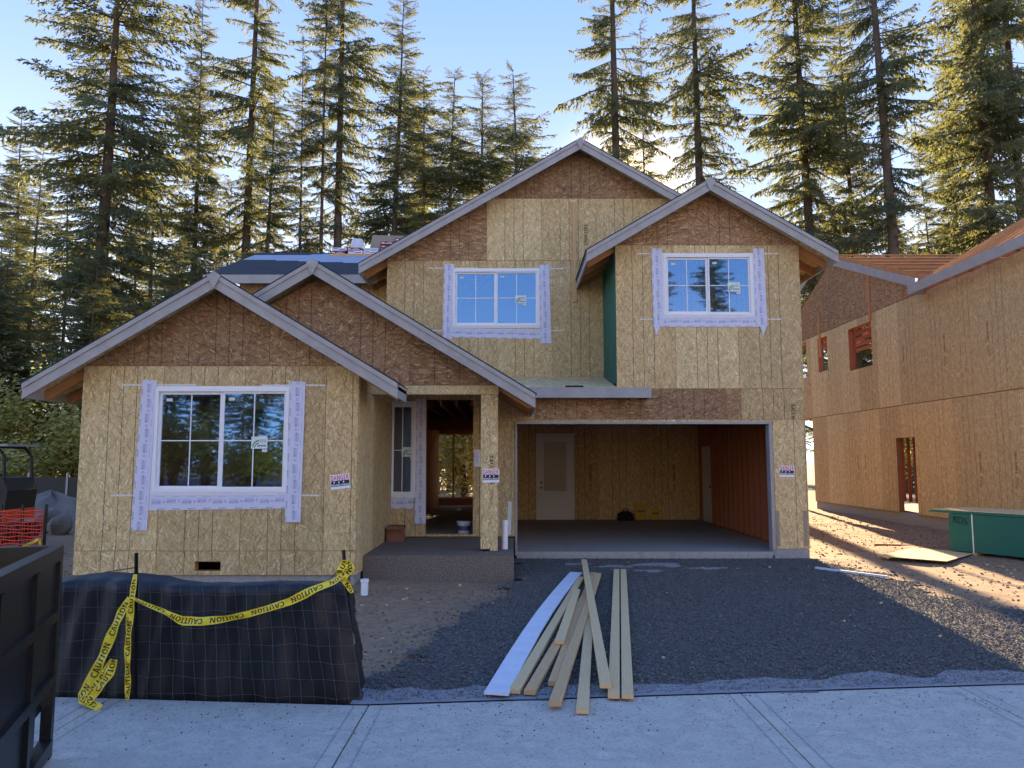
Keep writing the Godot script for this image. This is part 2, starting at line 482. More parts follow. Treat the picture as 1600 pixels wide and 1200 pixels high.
# frames of walls: u to the right as seen from outside, v up, w outwards
func front(d: float) -> Transform3D: return Transform3D(Basis(Vector3.RIGHT, Vector3.UP, Vector3(0, 0, 1)), Vector3(0, 0, -d))
func facing_right(x: float) -> Transform3D: return Transform3D(Basis(Vector3(0, 0, -1), Vector3.UP, Vector3.RIGHT), Vector3(x, 0, 0))   # u = d
func facing_left(x: float) -> Transform3D: return Transform3D(Basis(Vector3(0, 0, 1), Vector3.UP, Vector3.LEFT), Vector3(x, 0, 0))       # u = -d
func facing_back(d: float) -> Transform3D: return Transform3D(Basis(Vector3.LEFT, Vector3.UP, Vector3(0, 0, -1)), Vector3(0, 0, -d))      # u = -x
func wall(house: Node, called: String, t: Transform3D, poly: PackedVector2Array, holes: Array, bands: Array, deep := .14, inner: Material = null) -> Node3D:
	var c := core(called, house, t, poly, holes, deep, inner if inner else M.stud)
	if bands: sheathe(c, t, poly, holes, bands)
	return c

# ------------------------------------------------------------------ roofs
# a gable roof whose ridge runs along depth: apex (xc, yp) of the top edge, eaves at xl and xr, from d0 to d1
func gable_roof(house: Node, xc: float, yp: float, xl: float, xr: float, slope: float, d0: float, back: float, covered: Material, right_back := 0.0) -> Node3D:
	var rf := group_node("roof", house)
	var th := .05
	for s in [-1, 1]:
		var xe: float = xl if s < 0 else xr
		var d1 := right_back if s > 0 and right_back > 0.0 else back
		var ye := yp - absf(xe - xc) * slope
		var deck := MB.new()
		var poly := PackedVector2Array([Vector2(xc, yp - .05), Vector2(xe, ye - .05), Vector2(xe, ye - .05 - th), Vector2(xc, yp - .05 - th)])
		deck.slab(poly, front(d0 + .042), -(d1 - d0 - .042), 0.0)
		put("roof_deck", deck.mesh(), M.plain_osb[0], rf)
		# the covering laps over the deck and the boards
		var top := MB.new()
		var xo: float = xe + s * .02
		top.slab(PackedVector2Array([Vector2(xc, yp + .012), Vector2(xo, ye - .02 * slope + .012), Vector2(xo, ye - .02 * slope - .006), Vector2(xc, yp - .006)]), front(d0 - .02), -(d1 - d0 + .02), 0.0)
		put("roof_covering", top.mesh(), covered, rf)
		# barge board with a narrower trim board on top, both cut plumb
		var bd := MB.new()
		bd.slab(PackedVector2Array([Vector2(xc, yp - .01), Vector2(xe, ye - .01), Vector2(xe, ye - .235), Vector2(xc, yp - .235)]), front(d0), -.038, 0.0)
		var rb := put("rake_board", bd.mesh(), M.fascia, rf)
		var tb := MB.new()
		tb.slab(PackedVector2Array([Vector2(xc, yp - .012), Vector2(xe, ye - .012), Vector2(xe, ye - .085), Vector2(xc, yp - .085)]), front(d0), .0005, .02)
		put("trim_board", tb.mesh(), M.fascia, rb)
		# eave board
		var eb := MB.new()
		eb.bb(V(xe, ye - .03, d0 + .042), V(xe - s * .036, ye - .22, d1))
		put("eave_board", eb.mesh(), M.fascia, rf)
		# rafters under the overhang
		var d := d0 + .5
		while d < d1 - .2:
			var r := MB.new()
			var xa: float = xe - s * .04
			r.beam(V(xa, ye - .19 + .04 * slope, d), V(xa - s * 1.0, ye - .19 + 1.04 * slope, d), .04, .13)
			put("rafter", r.mesh(), M.stud, rf)
			d += .61
	if true:
		var w := MB.new()
		w.slab(PackedVector2Array([Vector2(xc, yp + .012), Vector2(xc - .1, yp - .1 * slope + .004), Vector2(xc, yp - .26), Vector2(xc + .1, yp - .1 * slope + .004)]), front(d0), .0215, .034)
		put("ridge_cap_board", w.mesh(), M.fascia, rf)
	return rf

# ------------------------------------------------------------------ windows
func ring(b: MB, t: Transform3D, x0: float, y0: float, x1: float, y1: float, w: float, z0: float, z1: float) -> void:
	b.slab(rect_poly(x0, y0, x1, y0 + w), t, z0, z1); b.slab(rect_poly(x0, y1 - w, x1, y1), t, z0, z1)
	b.slab(rect_poly(x0, y0 + w, x0 + w, y1 - w), t, z0, z1); b.slab(rect_poly(x1 - w, y0 + w, x1, y1 - w), t, z0, z1)
func window_unit(house: Node, t: Transform3D, r: Rect2, panes: int, cols: int, mid: float) -> Node3D:
	var wn := group_node("window", house)
	var x0 := r.position.x; var x1 := r.end.x; var y0 := r.position.y; var y1 := r.end.y
	var f := MB.new()
	ring(f, t, x0 - .035, y0 - .035, x1 + .035, y1 + .035, .035, .0145, .022)
	ring(f, t, x0, y0, x1, y1, .045, -.06, .034)
	put("frame", f.mesh(), M.vinyl, wn)
	var w := (x1 - x0 - .09) / panes
	for k in panes:
		var a := x0 + .045 + w * k
		var z := -.012 if (k == 0 and panes > 1) else .008
		var s := MB.new()
		ring(s, t, a + .001, y0 + .046, a + w - .001, y1 - .046, .042 if k == 0 and panes > 1 else .03, z - .03, z)
		put("sash", s.mesh(), M.vinyl, wn)
		var e := .041 if k == 0 and panes > 1 else .029
		var g := MB.new()
		g.quad(t * Vector3(a + e, y0 + .046 + e, z - .014), t * Vector3(a + w - e, y0 + .046 + e, z - .014), t * Vector3(a + w - e, y1 - .046 - e, z - .014), t * Vector3(a + e, y1 - .046 - e, z - .014))
		put("pane", g.mesh(), M.glass, wn)
		for c in range(1, cols):
			var x := a + w * c / cols
			var m := MB.new(); m.bb(t * Vector3(x - .008, y0 + .05 + e, z - .012), t * Vector3(x + .008, y1 - .05 - e, z - .006))
			put("grille_bar", m.mesh(), M.vinyl, wn)
		var hb := MB.new(); hb.bb(t * Vector3(a + e, mid - .008, z - .0125), t * Vector3(a + w - e, mid + .008, z - .0065))
		put("grille_bar", hb.mesh(), M.vinyl, wn)
		if k == panes - 1:
			var sx := a + w * .47
			var st := MB.new()
			st.slab(rect_poly(sx, mid - .12, sx + .24, mid + .06), t, z - .0045, z - .003, Vector2(sx, mid - .12), Vector2(.24, .18))
			put("sticker", st.mesh(), M.sticker, wn)
			var s2 := MB.new()
			s2.slab(rect_poly(sx + .16, mid - .17, sx + .24, mid - .128), t, z - .0045, z - .003)
			put("sticker", s2.mesh(), M.strip, wn)
		if panes > 1:
			var s3 := MB.new()
			s3.slab(rect_poly(a + e + .06, y1 - .15 - e, a + e + .15, y1 - .105 - e), t, z - .0045, z - .003)
			put("sticker", s3.mesh(), M.strip, wn)
	return wn
# a strip of flashing from (u0, v0) to (u1, v1) with four corners given in wall coordinates
func flashing(house: Node, t: Transform3D, p: Array, z: float, along_x := false) -> void:
	var b := MB.new()
	var n := 6
	var k0 := 0
	# a slightly buckled sheet of n bays with thickness
	for i in n:
		var a := float(i) / n
		var e := float(i + 1) / n
		var za := z + .004 * sin(i * 2.3 + p[0].x * 5.0)
		var ze := z + .004 * sin((i + 1) * 2.3 + p[0].x * 5.0)
		var l0: Vector2 = p[0].lerp(p[3], a); var l1: Vector2 = p[0].lerp(p[3], e)
		var r0: Vector2 = p[1].lerp(p[2], a); var r1: Vector2 = p[1].lerp(p[2], e)
		k0 = b.v.size()
		b.quad(t * Vector3(l0.x, l0.y, za), t * Vector3(r0.x, r0.y, za), t * Vector3(r1.x, r1.y, ze), t * Vector3(l1.x, l1.y, ze))
		var len: float = p[0].distance_to(p[3]) / 1.15
		var ph: float = fposmod(p[0].x * .37, 1.0)
		b.uv[k0] = Vector2(0, 1 - a * len + ph); b.uv[k0 + 1] = Vector2(1, 1 - a * len + ph); b.uv[k0 + 2] = Vector2(1, 1 - e * len + ph); b.uv[k0 + 3] = Vector2(0, 1 - e * len + ph)
	for s in 2:
		var q: Array = [p[0], p[3]] if s == 0 else [p[2], p[1]]
		b.quad(t * Vector3(q[0].x, q[0].y, z - .007), t * Vector3(q[0].x, q[0].y, z), t * Vector3(q[1].x, q[1].y, z), t * Vector3(q[1].x, q[1].y, z - .007))
	put("flashing_strip", b.mesh(), M.flash, house)
func strip(house: Node, t: Transform3D, x0: float, x1: float, y: float) -> void:
	var b := MB.new()
	var x := x0
	while x < x1 - .02:
		var w := R(.05, .09)
		b.slab(rect_poly(x, y - .012 + R(-.003, .003), minf(x + w, x1), y + .012 + R(-.004, .004)), t, .013, .0155)
		x += w + .004
	put("sealant_strip", b.mesh(), M.strip, house)
func sign_board(t: Transform3D, x: float, y: float, w: float, h: float, roll: float, label: String) -> void:
	var b := MB.new()
	var r := Transform3D(t.basis * Basis(Vector3.BACK, roll), t * Vector3(x, y, .0))
	b.slab(rect_poly(0, 0, w, h), r, .0165, .0205, Vector2.ZERO, Vector2(w, h))
	tag(put("danger_sign", b.mesh(), M.danger), label, "sign", "danger signs")

# ------------------------------------------------------------------ the house
func build_house() -> void:
	var h := thing("unfinished_house", "two-storey house under construction clad in tan and brown strand board", "house")
	# --- left wing, front wall at d 11.5
	var f := front(11.5)
	var win := Rect2(-5.34, 1.34, 2.0, 1.54)
	var vent := Rect2(-4.66, .19, .38, .14)
	var wing := PackedVector2Array([Vector2(-6.45, .13), Vector2(-2.3, .13), Vector2(-2.3, 3.2), Vector2(-4.375, 4.45), Vector2(-6.45, 3.2)])
	wall(h, "front_wall", f, wing, [win, vent], [[.13, .48, M.osb, -6.45], [.482, 3.22, M.osb, -6.45], [3.222, 5.0, M.brown, -6.1]])
	# side walls of the wing, and of the body behind it
	wall(h, "side_wall", facing_right(-2.3), rect_poly(11.5, .13, 14.7, 3.1), [], [[.13, 2.87, M.osb, 11.5], [2.872, 3.1, M.osb, 11.5]])
	wall(h, "side_wall", facing_left(-6.45), rect_poly(-24.7, .13, -11.64, 3.1), [], [[.13, 2.87, M.osb, -24.7], [2.872, 3.1, M.osb, -24.7]])
	gable_roof(h, -4.375, 4.56, -7.1, -1.66, .6, 11.08, 18.0, M.shingle, 12.04)
	window_unit(h, f, win, 2, 2, 2.1)
	flashing(h, f, [Vector2(-5.62, .78), Vector2(-5.38, .78), Vector2(-5.33, 3.0), Vector2(-5.55, 3.02)], .03)
	flashing(h, f, [Vector2(-3.35, .9), Vector2(-3.12, .9), Vector2(-3.1, 2.98), Vector2(-3.33, 2.99)], .03)
	flashing(h, f, [Vector2(-3.32, 1.1), Vector2(-3.32, 1.32), Vector2(-5.4, 1.31), Vector2(-5.4, 1.07)], .022)
	strip(h, f, -5.85, -4.75, 2.935); strip(h, f, -3.75, -2.8, 2.93); strip(h, f, -5.95, -5.62, 1.29); strip(h, f, -3.12, -2.85, 1.29)
	# --- porch gable on its post, d 12.5
	var pg := front(12.5)
	wall(h, "porch_gable_wall", pg, PackedVector2Array([Vector2(-4.3, 3.03), Vector2(.02, 3.03), Vector2(-3.2, 4.8), Vector2(-4.3, 4.2)]), [], [[3.0, 5.2, M.brown, -2.9]], .1)
	gable_roof(h, -3.2, 5.02, -6.6, .37, .605, 12.08, 17.95, M.shingle, 14.66)
	var beam := MB.new(); beam.bb(V(-2.29, 2.88, 12.49), V(-.22, 3.025, 12.66))
	put("porch_beam", beam.mesh(), M.plain_osb[0], h)
	var post := MB.new()
	post.bb(V(-.5, .39, 12.52), V(-.235, 2.879, 12.78))
	var po := put("porch_post", post.mesh(), M.stud, h)
	for k in 2:
		var b := MB.new()
		b.slab(rect_poly(-.505 + k * .153, .365 + .03 * (1 - k), -.356 + k * .126, 2.875), front(12.518), 0.0, .012, Vector2(-.5 + k * .4, .3), Vector2(1.22, 2.74), true)
		put("osb_panel", b.mesh(), M.osb[0], po)
	# --- entry wall and garage front, d 14.7
	var g := front(14.7)
	var side := Rect2(-2.33, 1.14, .48, 1.76)
	var door := Rect2(-1.64, .42, .9, 2.55)
	var gar := Rect2(.1, .08, 4.8, 2.44)
	var bwin := Rect2(2.96, 4.6, 1.72, 1.2)
	wall(h, "entry_wall", g, rect_poly(-2.44, .38, .09, 3.12), [side, door], [[.38, 3.12, M.osb, -2.44]])
	window_unit(h, g, side, 1, 2, 2.0)
	flashing(h, g, [Vector2(-2.46, .74), Vector2(-2.33, .74), Vector2(-2.31, 2.98), Vector2(-2.45, 2.99)], .026)
	flashing(h, g, [Vector2(-1.84, .62), Vector2(-1.63, .62), Vector2(-1.65, 2.98), Vector2(-1.83, 2.98)], .03)
	flashing(h, g, [Vector2(-1.86, .9), Vector2(-1.86, 1.12), Vector2(-2.33, 1.12), Vector2(-2.33, .9)], .022)
	var gw := PackedVector2Array([Vector2(.092, .15), Vector2(5.6, .15), Vector2(5.6, 6.02), Vector2(3.8, 7.09), Vector2(2.02, 6.04), Vector2(2.02, 3.12), Vector2(.092, 3.12)])
	var gwall := core("garage_front_wall", h, g, gw, [gar, bwin], .14, M.stud)
	sheathe(gwall, g, gw, [gar, bwin], [[.15, 2.585, M.osb, -1.12], [2.587, 3.18, M.osb, -.79, 1.22, .43], [2.587, 3.18, M.brown, .43, 1.22, 4.4, .43], [2.587, 3.18, M.osb, 4.4, 1.22, 5.6, 4.4], [3.182, 6.0, M.osb, 1.94], [6.002, 7.2, M.brown, 2.24]])
	var jamb := MB.new()
	jamb.bb(V(.06, .03, 14.66), V(.1, 2.55, 14.86)); jamb.bb(V(4.9, .03, 14.66), V(4.96, 2.55, 14.86)); jamb.bb(V(.101, 2.5, 14.662), V(4.899, 2.55, 14.86))
	put("garage_door_jamb", jamb.mesh(), M.fascia, h)
	window_unit(h, g, bwin, 2, 2, 5.2)
	flashing(h, g, [Vector2(2.74, 4.4), Vector2(2.94, 4.4), Vector2(2.93, 5.93), Vector2(2.72, 5.93)], .03)
	flashing(h, g, [Vector2(4.72, 4.4), Vector2(4.94, 4.4), Vector2(4.92, 5.93), Vector2(4.71, 5.93)], .03)
	flashing(h, g, [Vector2(4.92, 4.38), Vector2(4.92, 4.58), Vector2(2.76, 4.58), Vector2(2.76, 4.38)], .022)
	for x in [2.74, 4.8]:
		var tail := MB.new()
		tail.slab(PackedVector2Array([Vector2(x, 4.4), Vector2(x + .05, 4.2), Vector2(x + .13, 4.4)]), g, .024, .029, Vector2(x, 4.2), Vector2(.3, 1.2))
		put("flashing_tail", tail.mesh(), M.flash, h)
	strip(h, g, 2.45, 3.35, 5.83); strip(h, g, 4.25, 5.2, 5.83); strip(h, g, 2.48, 2.74, 4.53); strip(h, g, 4.95, 5.22, 4.53)
	gable_roof(h, 3.8, 7.2, 1.42, 6.2, .59, 14.28, 20.0, M.shingle)
	wall(h, "bay_side_wall", facing_left(2.02), rect_poly(-16.7, 3.3, -14.7, 6.05), [], [[3.3, 6.04, M.green_side, -16.7]], .12)
	wall(h, "side_wall", facing_right(5.6), rect_poly(14.7, .15, 24.7, 6.1), [], [[.15, 2.89, M.osb, 14.7], [2.892, 6.1, M.osb, 14.7]])
	# --- low roof over the garage mouth
	var low := MB.new()
	low.slab(PackedVector2Array([Vector2(14.3, 3.14), Vector2(16.7, 3.62), Vector2(16.7, 3.56), Vector2(14.3, 3.08)]), Transform3D(Basis(Vector3(0, 0, -1), Vector3.UP, Vector3.RIGHT), Vector3.ZERO), -.3, 2.0)
	var lr := put("low_roof", low.mesh(), M.plain_osb[0], h)
	var lo2 := MB.new(); lo2.bb(V(2.0, 3.08, 14.3), V(2.56, 3.14, 14.68)); put("roof_deck", lo2.mesh(), M.plain_osb[0], lr)
	var lf := MB.new(); lf.bb(V(-.3, 2.97, 14.26), V(2.6, 3.165, 14.298)); put("eave_board", lf.mesh(), M.fascia, lr)
	var le := MB.new(); le.bb(V(2.562, 2.97, 14.299), V(2.6, 3.165, 14.68)); put("eave_board", le.mesh(), M.fascia, lr)
	var sl := MB.new(); sl.beam(V(1.02, 3.215, 14.6), V(1.36, 3.215, 14.6), .07, .03); put("vent_slot", sl.mesh(), M.rubber, lr)
	# --- main upper wall, d 16.7
	var u := front(16.7)
	var mw := Rect2(-1.3, 4.74, 1.9, 1.27)
	var up := PackedVector2Array([Vector2(-2.77, 3.2), Vector2(5.6, 3.2), Vector2(5.6, 6.36), Vector2(1.5, 8.75), Vector2(-2.77, 6.27)])
	wall(h, "upper_wall", u, up, [mw], [[3.2, 6.22, M.osb, -2.77], [6.222, 7.64, M.brown, -3.0, 1.22, -.56], [6.222, 7.64, M.osb, -.56, 1.22, 5.6, -.56], [7.642, 9.0, M.brown, -.3]])
	window_unit(h, u, mw, 2, 2, 5.38)
	flashing(h, u, [Vector2(-1.52, 4.5), Vector2(-1.32, 4.44), Vector2(-1.28, 6.14), Vector2(-1.5, 6.14)], .03)
	flashing(h, u, [Vector2(.62, 4.36), Vector2(.86, 4.36), Vector2(.82, 6.13), Vector2(.6, 6.12)], .03)
	flashing(h, u, [Vector2(.62, 4.46), Vector2(.62, 4.68), Vector2(-1.46, 4.7), Vector2(-1.46, 4.5)], .022)
	strip(h, u, -1.85, -.75, 6.05); strip(h, u, .1, 1.15, 6.04); strip(h, u, -1.75, -1.5, 4.65); strip(h, u, .86, 1.15, 4.65)
	var scab := MB.new(); scab.bb(V(1.34, 5.28, 16.655), V(1.43, 7.55, 16.684)); put("nailed_batten", scab.mesh(), M.pine2, h)
	var mr := gable_roof(h, 1.5, 8.86, -3.32, 6.32, .582, 16.28, 25.2, M.shingle)
	wall(h, "side_wall", facing_left(-2.77), rect_poly(-18.1, 3.2, -16.85, 6.1), [], [[3.2, 6.1, M.osb, -18.1]])
	# --- upper wall and roof on the left, ridge along x
	wall(h, "upper_wall", front(18.0), rect_poly(-6.45, 3.0, -2.78, 6.0), [], [[3.0, 6.0, M.osb, -6.45]])
	wall(h, "side_wall", facing_left(-6.45), PackedVector2Array([Vector2(-24.7, 3.1), Vector2(-18.14, 3.1), Vector2(-18.14, 6.1), Vector2(-21.2, 7.4), Vector2(-24.7, 6.0)]), [], [[3.1, 5.84, M.osb, -24.7], [5.842, 7.6, M.brown, -24.7]])
	var sr := group_node("roof", h)
	var along_x := Transform3D(Basis(Vector3(0, 0, -1), Vector3.UP, Vector3.RIGHT), Vector3.ZERO)
	var dk := MB.new()
	dk.slab(PackedVector2Array([Vector2(17.4, 6.06), Vector2(21.2, 7.63), Vector2(25.2, 6.0), Vector2(25.2, 5.92), Vector2(21.2, 7.55), Vector2(17.4, 5.98)]), along_x, -7.1, -2.0)
	put("roof_deck", dk.mesh(), M.plain_osb[0], sr)
	var ef := MB.new(); ef.bb(V(-7.12, 5.87, 17.36), V(-3.1, 6.07, 17.398)); put("eave_board", ef.mesh(), M.fascia, sr)
	var rk := MB.new(); rk.slab(PackedVector2Array([Vector2(17.4, 6.06), Vector2(21.2, 7.63), Vector2(21.2, 7.43), Vector2(17.4, 5.86)]), along_x, -7.14, -7.102)
	put("rake_board", rk.mesh(), M.fascia, sr)
	var tilt := atan2(1.57, 3.8)
	var face := Transform3D(Basis(Vector3.RIGHT, Vector3(0, sin(tilt), -cos(tilt)), Vector3(0, cos(tilt), sin(tilt))), V(0, 6.06, 17.4))
	var run := Vector2(3.8, 1.57).length()
	var ul := MB.new(); ul.slab(rect_poly(-7.1, 0.0, -2.3, run), face, .001, .004)
	put("underlay_sheet", ul.mesh(), M.underlay, sr)
	for k in 18:
		# each course of shingles ends in a ragged step where the roofers stopped
		var y0 := k * .145 - .02
		var xe := -2.5 if k < 12 else -2.5 - (k - 11) * .62
		var c := MB.new()
		var x := -7.13
		while x < xe:
			var w := minf(R(.28, .36), xe - x)
			c.slab(rect_poly(x + .002, y0, x + w, y0 + .16), face, .0045, .011 + R(0, .004) + .002 * (k % 2), Vector2(R(0, 9), R(0, 9)), Vector2(.5, .5))
			x += w
		put("shingle_course", c.mesh(), M.shingle, sr)
	for k in 3:
		var y0 := run - .14 - k * .145
		var c := MB.new()
		c.slab(rect_poly(-7.13, y0, -5.0 - k * .3, y0 + .15), face, .0045, .012 + .002 * k)
		put("shingle_course", c.mesh(), M.shingle, sr)
	# --- back wall with the slider, floors, inner walls
	var slider := Rect2(1.1, .6, 1.55, 2.08)
	var b2 := Rect2(-3.5, 1.2, 1.4, 1.2)
	var backp := PackedVector2Array([Vector2(-5.6, .13), Vector2(6.45, .13), Vector2(6.45, 6.12), Vector2(2.77, 6.27), Vector2(-1.5, 8.76), Vector2(-5.6, 6.37)])
	wall(h, "back_wall", facing_back(24.7), backp, [slider, b2], [[.13, 2.87, M.osb, -5.6], [2.872, 5.6, M.osb, -5.6], [5.602, 8.6, M.osb, -5.6]])
	var sd := group_node("patio_door", h)
	var sf := MB.new()
	ring(sf, facing_back(24.7), 1.1, .6, 2.65, 2.68, .05, -.08, .02); sf.bb(V(-1.9, .65, 24.66), V(-1.84, 2.63, 24.7)); sf.bb(V(-1.25, .65, 24.665), V(-1.21, 2.63, 24.695))
	put("frame", sf.mesh(), M.pine, sd)
	for k in 2:
		var p := MB.new(); var x := -2.6 + k * .75
		p.quad(V(x, .65, 24.68), V(x + .7, .65, 24.68), V(x + .7, 2.63, 24.68), V(x, 2.63, 24.68)); put("pane", p.mesh(), M.clear, sd)
	var fl := MB.new(); fl.bb(V(-6.31, .3, 11.65), V(-2.45, .4, 24.55)); fl.bb(V(-2.449, .3, 14.85), V(-.05, .4, 24.55))
	put("ground_floor", fl.mesh(), M.slab, h)
	var gs := MB.new(); gs.bb(V(.09, -.1, 14.67), V(4.9, .1, 14.91)); gs.bb(V(.09, -.1, 14.911), V(5.39, .1, 22.6))
	put("garage_slab", gs.mesh(), M.slab, h)
	var uf := MB.new(); uf.bb(V(-6.3, 3.13, 18.15), V(5.45, 3.19, 24.55)); uf.bb(V(-2.6, 3.13, 16.85), V(5.45, 3.189, 18.149)); uf.bb(V(2.15, 3.13, 14.85), V(5.45, 3.188, 16.849)); uf.bb(V(-2.3, 3.125, 14.84), V(2.149, 3.18, 16.848))
	var ufl := put("upper_floor", uf.mesh(), M.plain_osb[0], h)
	for k in 9:
		var j := MB.new(); var x := -2.3 + k * .3
		j.bb(V(x, 2.86, 14.85), V(x + .045, 3.12, 20.0)); put("joist", j.mesh(), M.red_stud, ufl)
	for k in 13:
		var j := MB.new(); var x := .2 + k * .42
		j.bb(V(x, 2.86, 14.9), V(x + .045, 3.12, 22.4)); put("joist", j.mesh(), M.red_stud, ufl)
	var hb := MB.new(); hb.bb(V(-2.9, 2.6, 20.05), V(-.06, 3.1, 20.2)); put("floor_beam", hb.mesh(), M.red_stud, h)
	core("partition", h, facing_left(-2.42), rect_poly(-24.5, .4, -14.86, 3.12), [Rect2(-20, .4, 3.2, 2.2)], .1, M.stud)
	# garage: left wall, back wall with a door, bare studs on the right
	core("garage_inner_wall", h, facing_right(.08), rect_poly(14.85, .1, 22.6, 3.12), [], .12, M.stud)
	var gb := rect_poly(.09, .1, 5.46, 3.12)
	var gd := Rect2(.76, .1, 1.0, 2.46)
	wall(h, "garage_back_wall", front(22.6), gb, [gd], [[.1, 2.84, M.osb, .09], [2.842, 3.12, M.osb, .09]], .1)
	var dr := group_node("garage_entry_door", h)
	var df := MB.new(); ring(df, front(22.6), .7, .1, 1.82, 2.6, .07, .014, .04); put("frame", df.mesh(), M.white_door, dr)
	var lf2 := MB.new()
	var dt := front(22.6)
	for q in [rect_poly(.772, .11, .93, 2.52), rect_poly(1.59, .11, 1.748, 2.52), rect_poly(.931, 2.36, 1.589, 2.52), rect_poly(.931, .78, 1.589, .93), rect_poly(.931, .11, 1.589, .27)]: lf2.slab(q, dt, -.05, .012)
	lf2.slab(rect_poly(.932, .271, 1.588, .779), dt, -.04, -.004); lf2.slab(rect_poly(1.02, .36, 1.5, .69), dt, -.0035, .006)
	put("leaf", lf2.mesh(), M.white_door, dr)
	var gl := MB.new(); gl.slab(rect_poly(.932, .932, 1.588, 2.358), dt, -.03, -.01); put("pane", gl.mesh(), M.obscure, dr)
	for y in [1.02, 1.17]:
		var kb := MB.new(); kb.tube([V(.85, y, 22.588), V(.85, y, 22.55), V(.85, y, 22.53)], [.032, .03, .012], 10); put("knob", kb.mesh(), M.black_plastic, dr)
	var d3 := group_node("side_door", h)
	var sw := MB.new(); sw.bb(V(5.40, .12, 20.95), V(5.445, 2.2, 21.95)); put("leaf", sw.mesh(), M.white_door, d3)
	for k in 3:
		for s in 2:
			var pn := MB.new(); pn.bb(V(5.388, .3 + k * .64, 21.05 + s * .44), V(5.399, .78 + k * .64, 21.4 + s * .44)); put("raised_panel", pn.mesh(), M.white_door, d3)
	var kn := MB.new(); kn.tube([V(5.4, 1.1, 21.03), V(5.35, 1.1, 21.03), V(5.33, 1.1, 21.03)], [.03, .03, .01], 10); put("knob", kn.mesh(), M.steel, d3)
	for k in 16:
		var d := 14.95 + k * .406
		if d > 20.8: continue
		var s := MB.new(); s.bb(V(5.32, .14, d), V(5.452, 2.85, d + .04)); put("wall_stud", s.mesh(), M.red_stud, h)
	var pl := MB.new(); pl.bb(V(5.32, .1, 14.9), V(5.452, .139, 20.9)); put("sole_plate", pl.mesh(), M.red_stud, h)
	# foundation
	var fo := MB.new()
	for q in [[-6.43, 11.53, -2.32, 11.7], [-6.43, 11.7, -6.25, 24.6], [-2.5, 11.7, -2.32, 14.7], [4.93, 14.64, 5.58, 14.9], [5.4, 14.9, 5.62, 24.6], [-6.25, 24.45, 5.4, 24.62]]: fo.bb(V(q[0], -.3, q[1]), V(q[2], .13 if q[0] < 4 else .148, q[3]))
	put("foundation", fo.mesh(), M.footing, h)
	var po2 := MB.new()
	po2.bb(V(-2.28, -.2, 11.97), V(.03, .355, 14.68))
	put("porch_slab", po2.mesh(), M.aggregate, h)
	for x in [4.975, 5.5]:
		var st := MB.new(); st.slab(rect_poly(x, .2, x + .07, .86), g, .0145, .018); put("tie_strap", st.mesh(), M.steel, h)
	# loose notices and boards on the walls
	sign_board(f, -2.68, 1.37, .29, .215, .12, "danger sign tilted on the corner of the front wing wall")
	sign_board(front(12.506), -.475, 1.45, .27, .22, .01, "danger sign nailed to the porch post")
	sign_board(g, 5.08, 1.5, .28, .21, -.02, "danger sign on the pier right beside the garage opening")
	var nt := MB.new(); nt.slab(rect_poly(-.72, 1.69, -.6, 2.01), g, .0145, .017, Vector2(-.72, 1.69), Vector2(.12, .32))
	tag(put("paper_notice", nt.mesh(), M.notice), "printed paper notice stapled beside the front door opening", "notice")
	var ws := MB.new(); ws.slab(PackedVector2Array([Vector2(-.1, .4), Vector2(-.02, .41), Vector2(.0, 1.02), Vector2(-.07, 1.05)]), g, .0145, .0165)
	tag(put("torn_paper_strip", ws.mesh(), M.strip), "torn white strip of paper hanging on the wall beside the garage", "paper")

# ------------------------------------------------------------------ roof load, neighbour
func roof_load() -> void:
	var y0 := 7.44
	var spots := [[-4.95, 0, 0], [-4.95, 1, 1], [-4.5, 0, 1], [-4.5, 1, 0], [-4.05, 0, 1], [-4.05, 1, 1], [-3.62, 0, 0], [-3.62, 1, 0], [-3.62, 2, 0], [-3.62, 3, 0], [-3.2, 0, 0], [-3.2, 1, 0], [-3.2, 2, 0], [-3.2, 3, 0], [-3.2, 4, 0]]
	for s in spots:
		var b := MB.new()
		b.slab(rect_poly(0, 0, .4, .085), front(0.0), -.95, 0.0, Vector2.ZERO, Vector2(.4, .085))
		var o := put("shingle_bundle", b.mesh(), M.bundle[s[2]])
		o.position = V(s[0] + R(-.03, .03), y0 + s[1] * .088, 20.6 + R(-.04, .04))
		o.rotation.y = R(-.05, .05)
		if s[2] == 0: tag(o, "dark red wrapped shingle bundle stacked on the roof ridge", "shingles", "red shingle bundles on the roof")
		else: tag(o, "white wrapped shingle bundle stacked on the roof ridge", "shingles", "white shingle bundles on the roof")
	var p := MB.new()
	p.bb(V(-4.98, 7.36, 20.55), V(-2.7, 7.438, 21.3))
	tag(put("timber_pallet", p.mesh(), M.pine2), "flat timber pallet under the shingle bundles on the roof", "pallet")
	var bag := MB.new()
	bag.slab(PackedVector2Array([Vector2(-4.45, 7.62), Vector2(-4.1, 7.62), Vector2(-4.12, 7.86), Vector2(-4.15, 7.9), Vector2(-4.38, 7.92), Vector2(-4.43, 7.84)]), front(20.7), -.3, 0.0)
	tag(put("white_sack", bag.mesh(), M.primed), "full white sack standing on the shingle bundles", "sack")
	var tb := MB.new()
	tb.slab(PackedVector2Array([Vector2(-3.98, 7.62), Vector2(-3.68, 7.62), Vector2(-3.68, 7.8), Vector2(-2.95, 7.9), Vector2(-2.95, 8.06), Vector2(-3.9, 8.08)]), front(20.95), -.5, 0.0)
	tag(put("tan_tarp_bale", tb.mesh(), M.tarp), "tan tarpaulin bale lying behind the red shingle bundles", "tarpaulin")

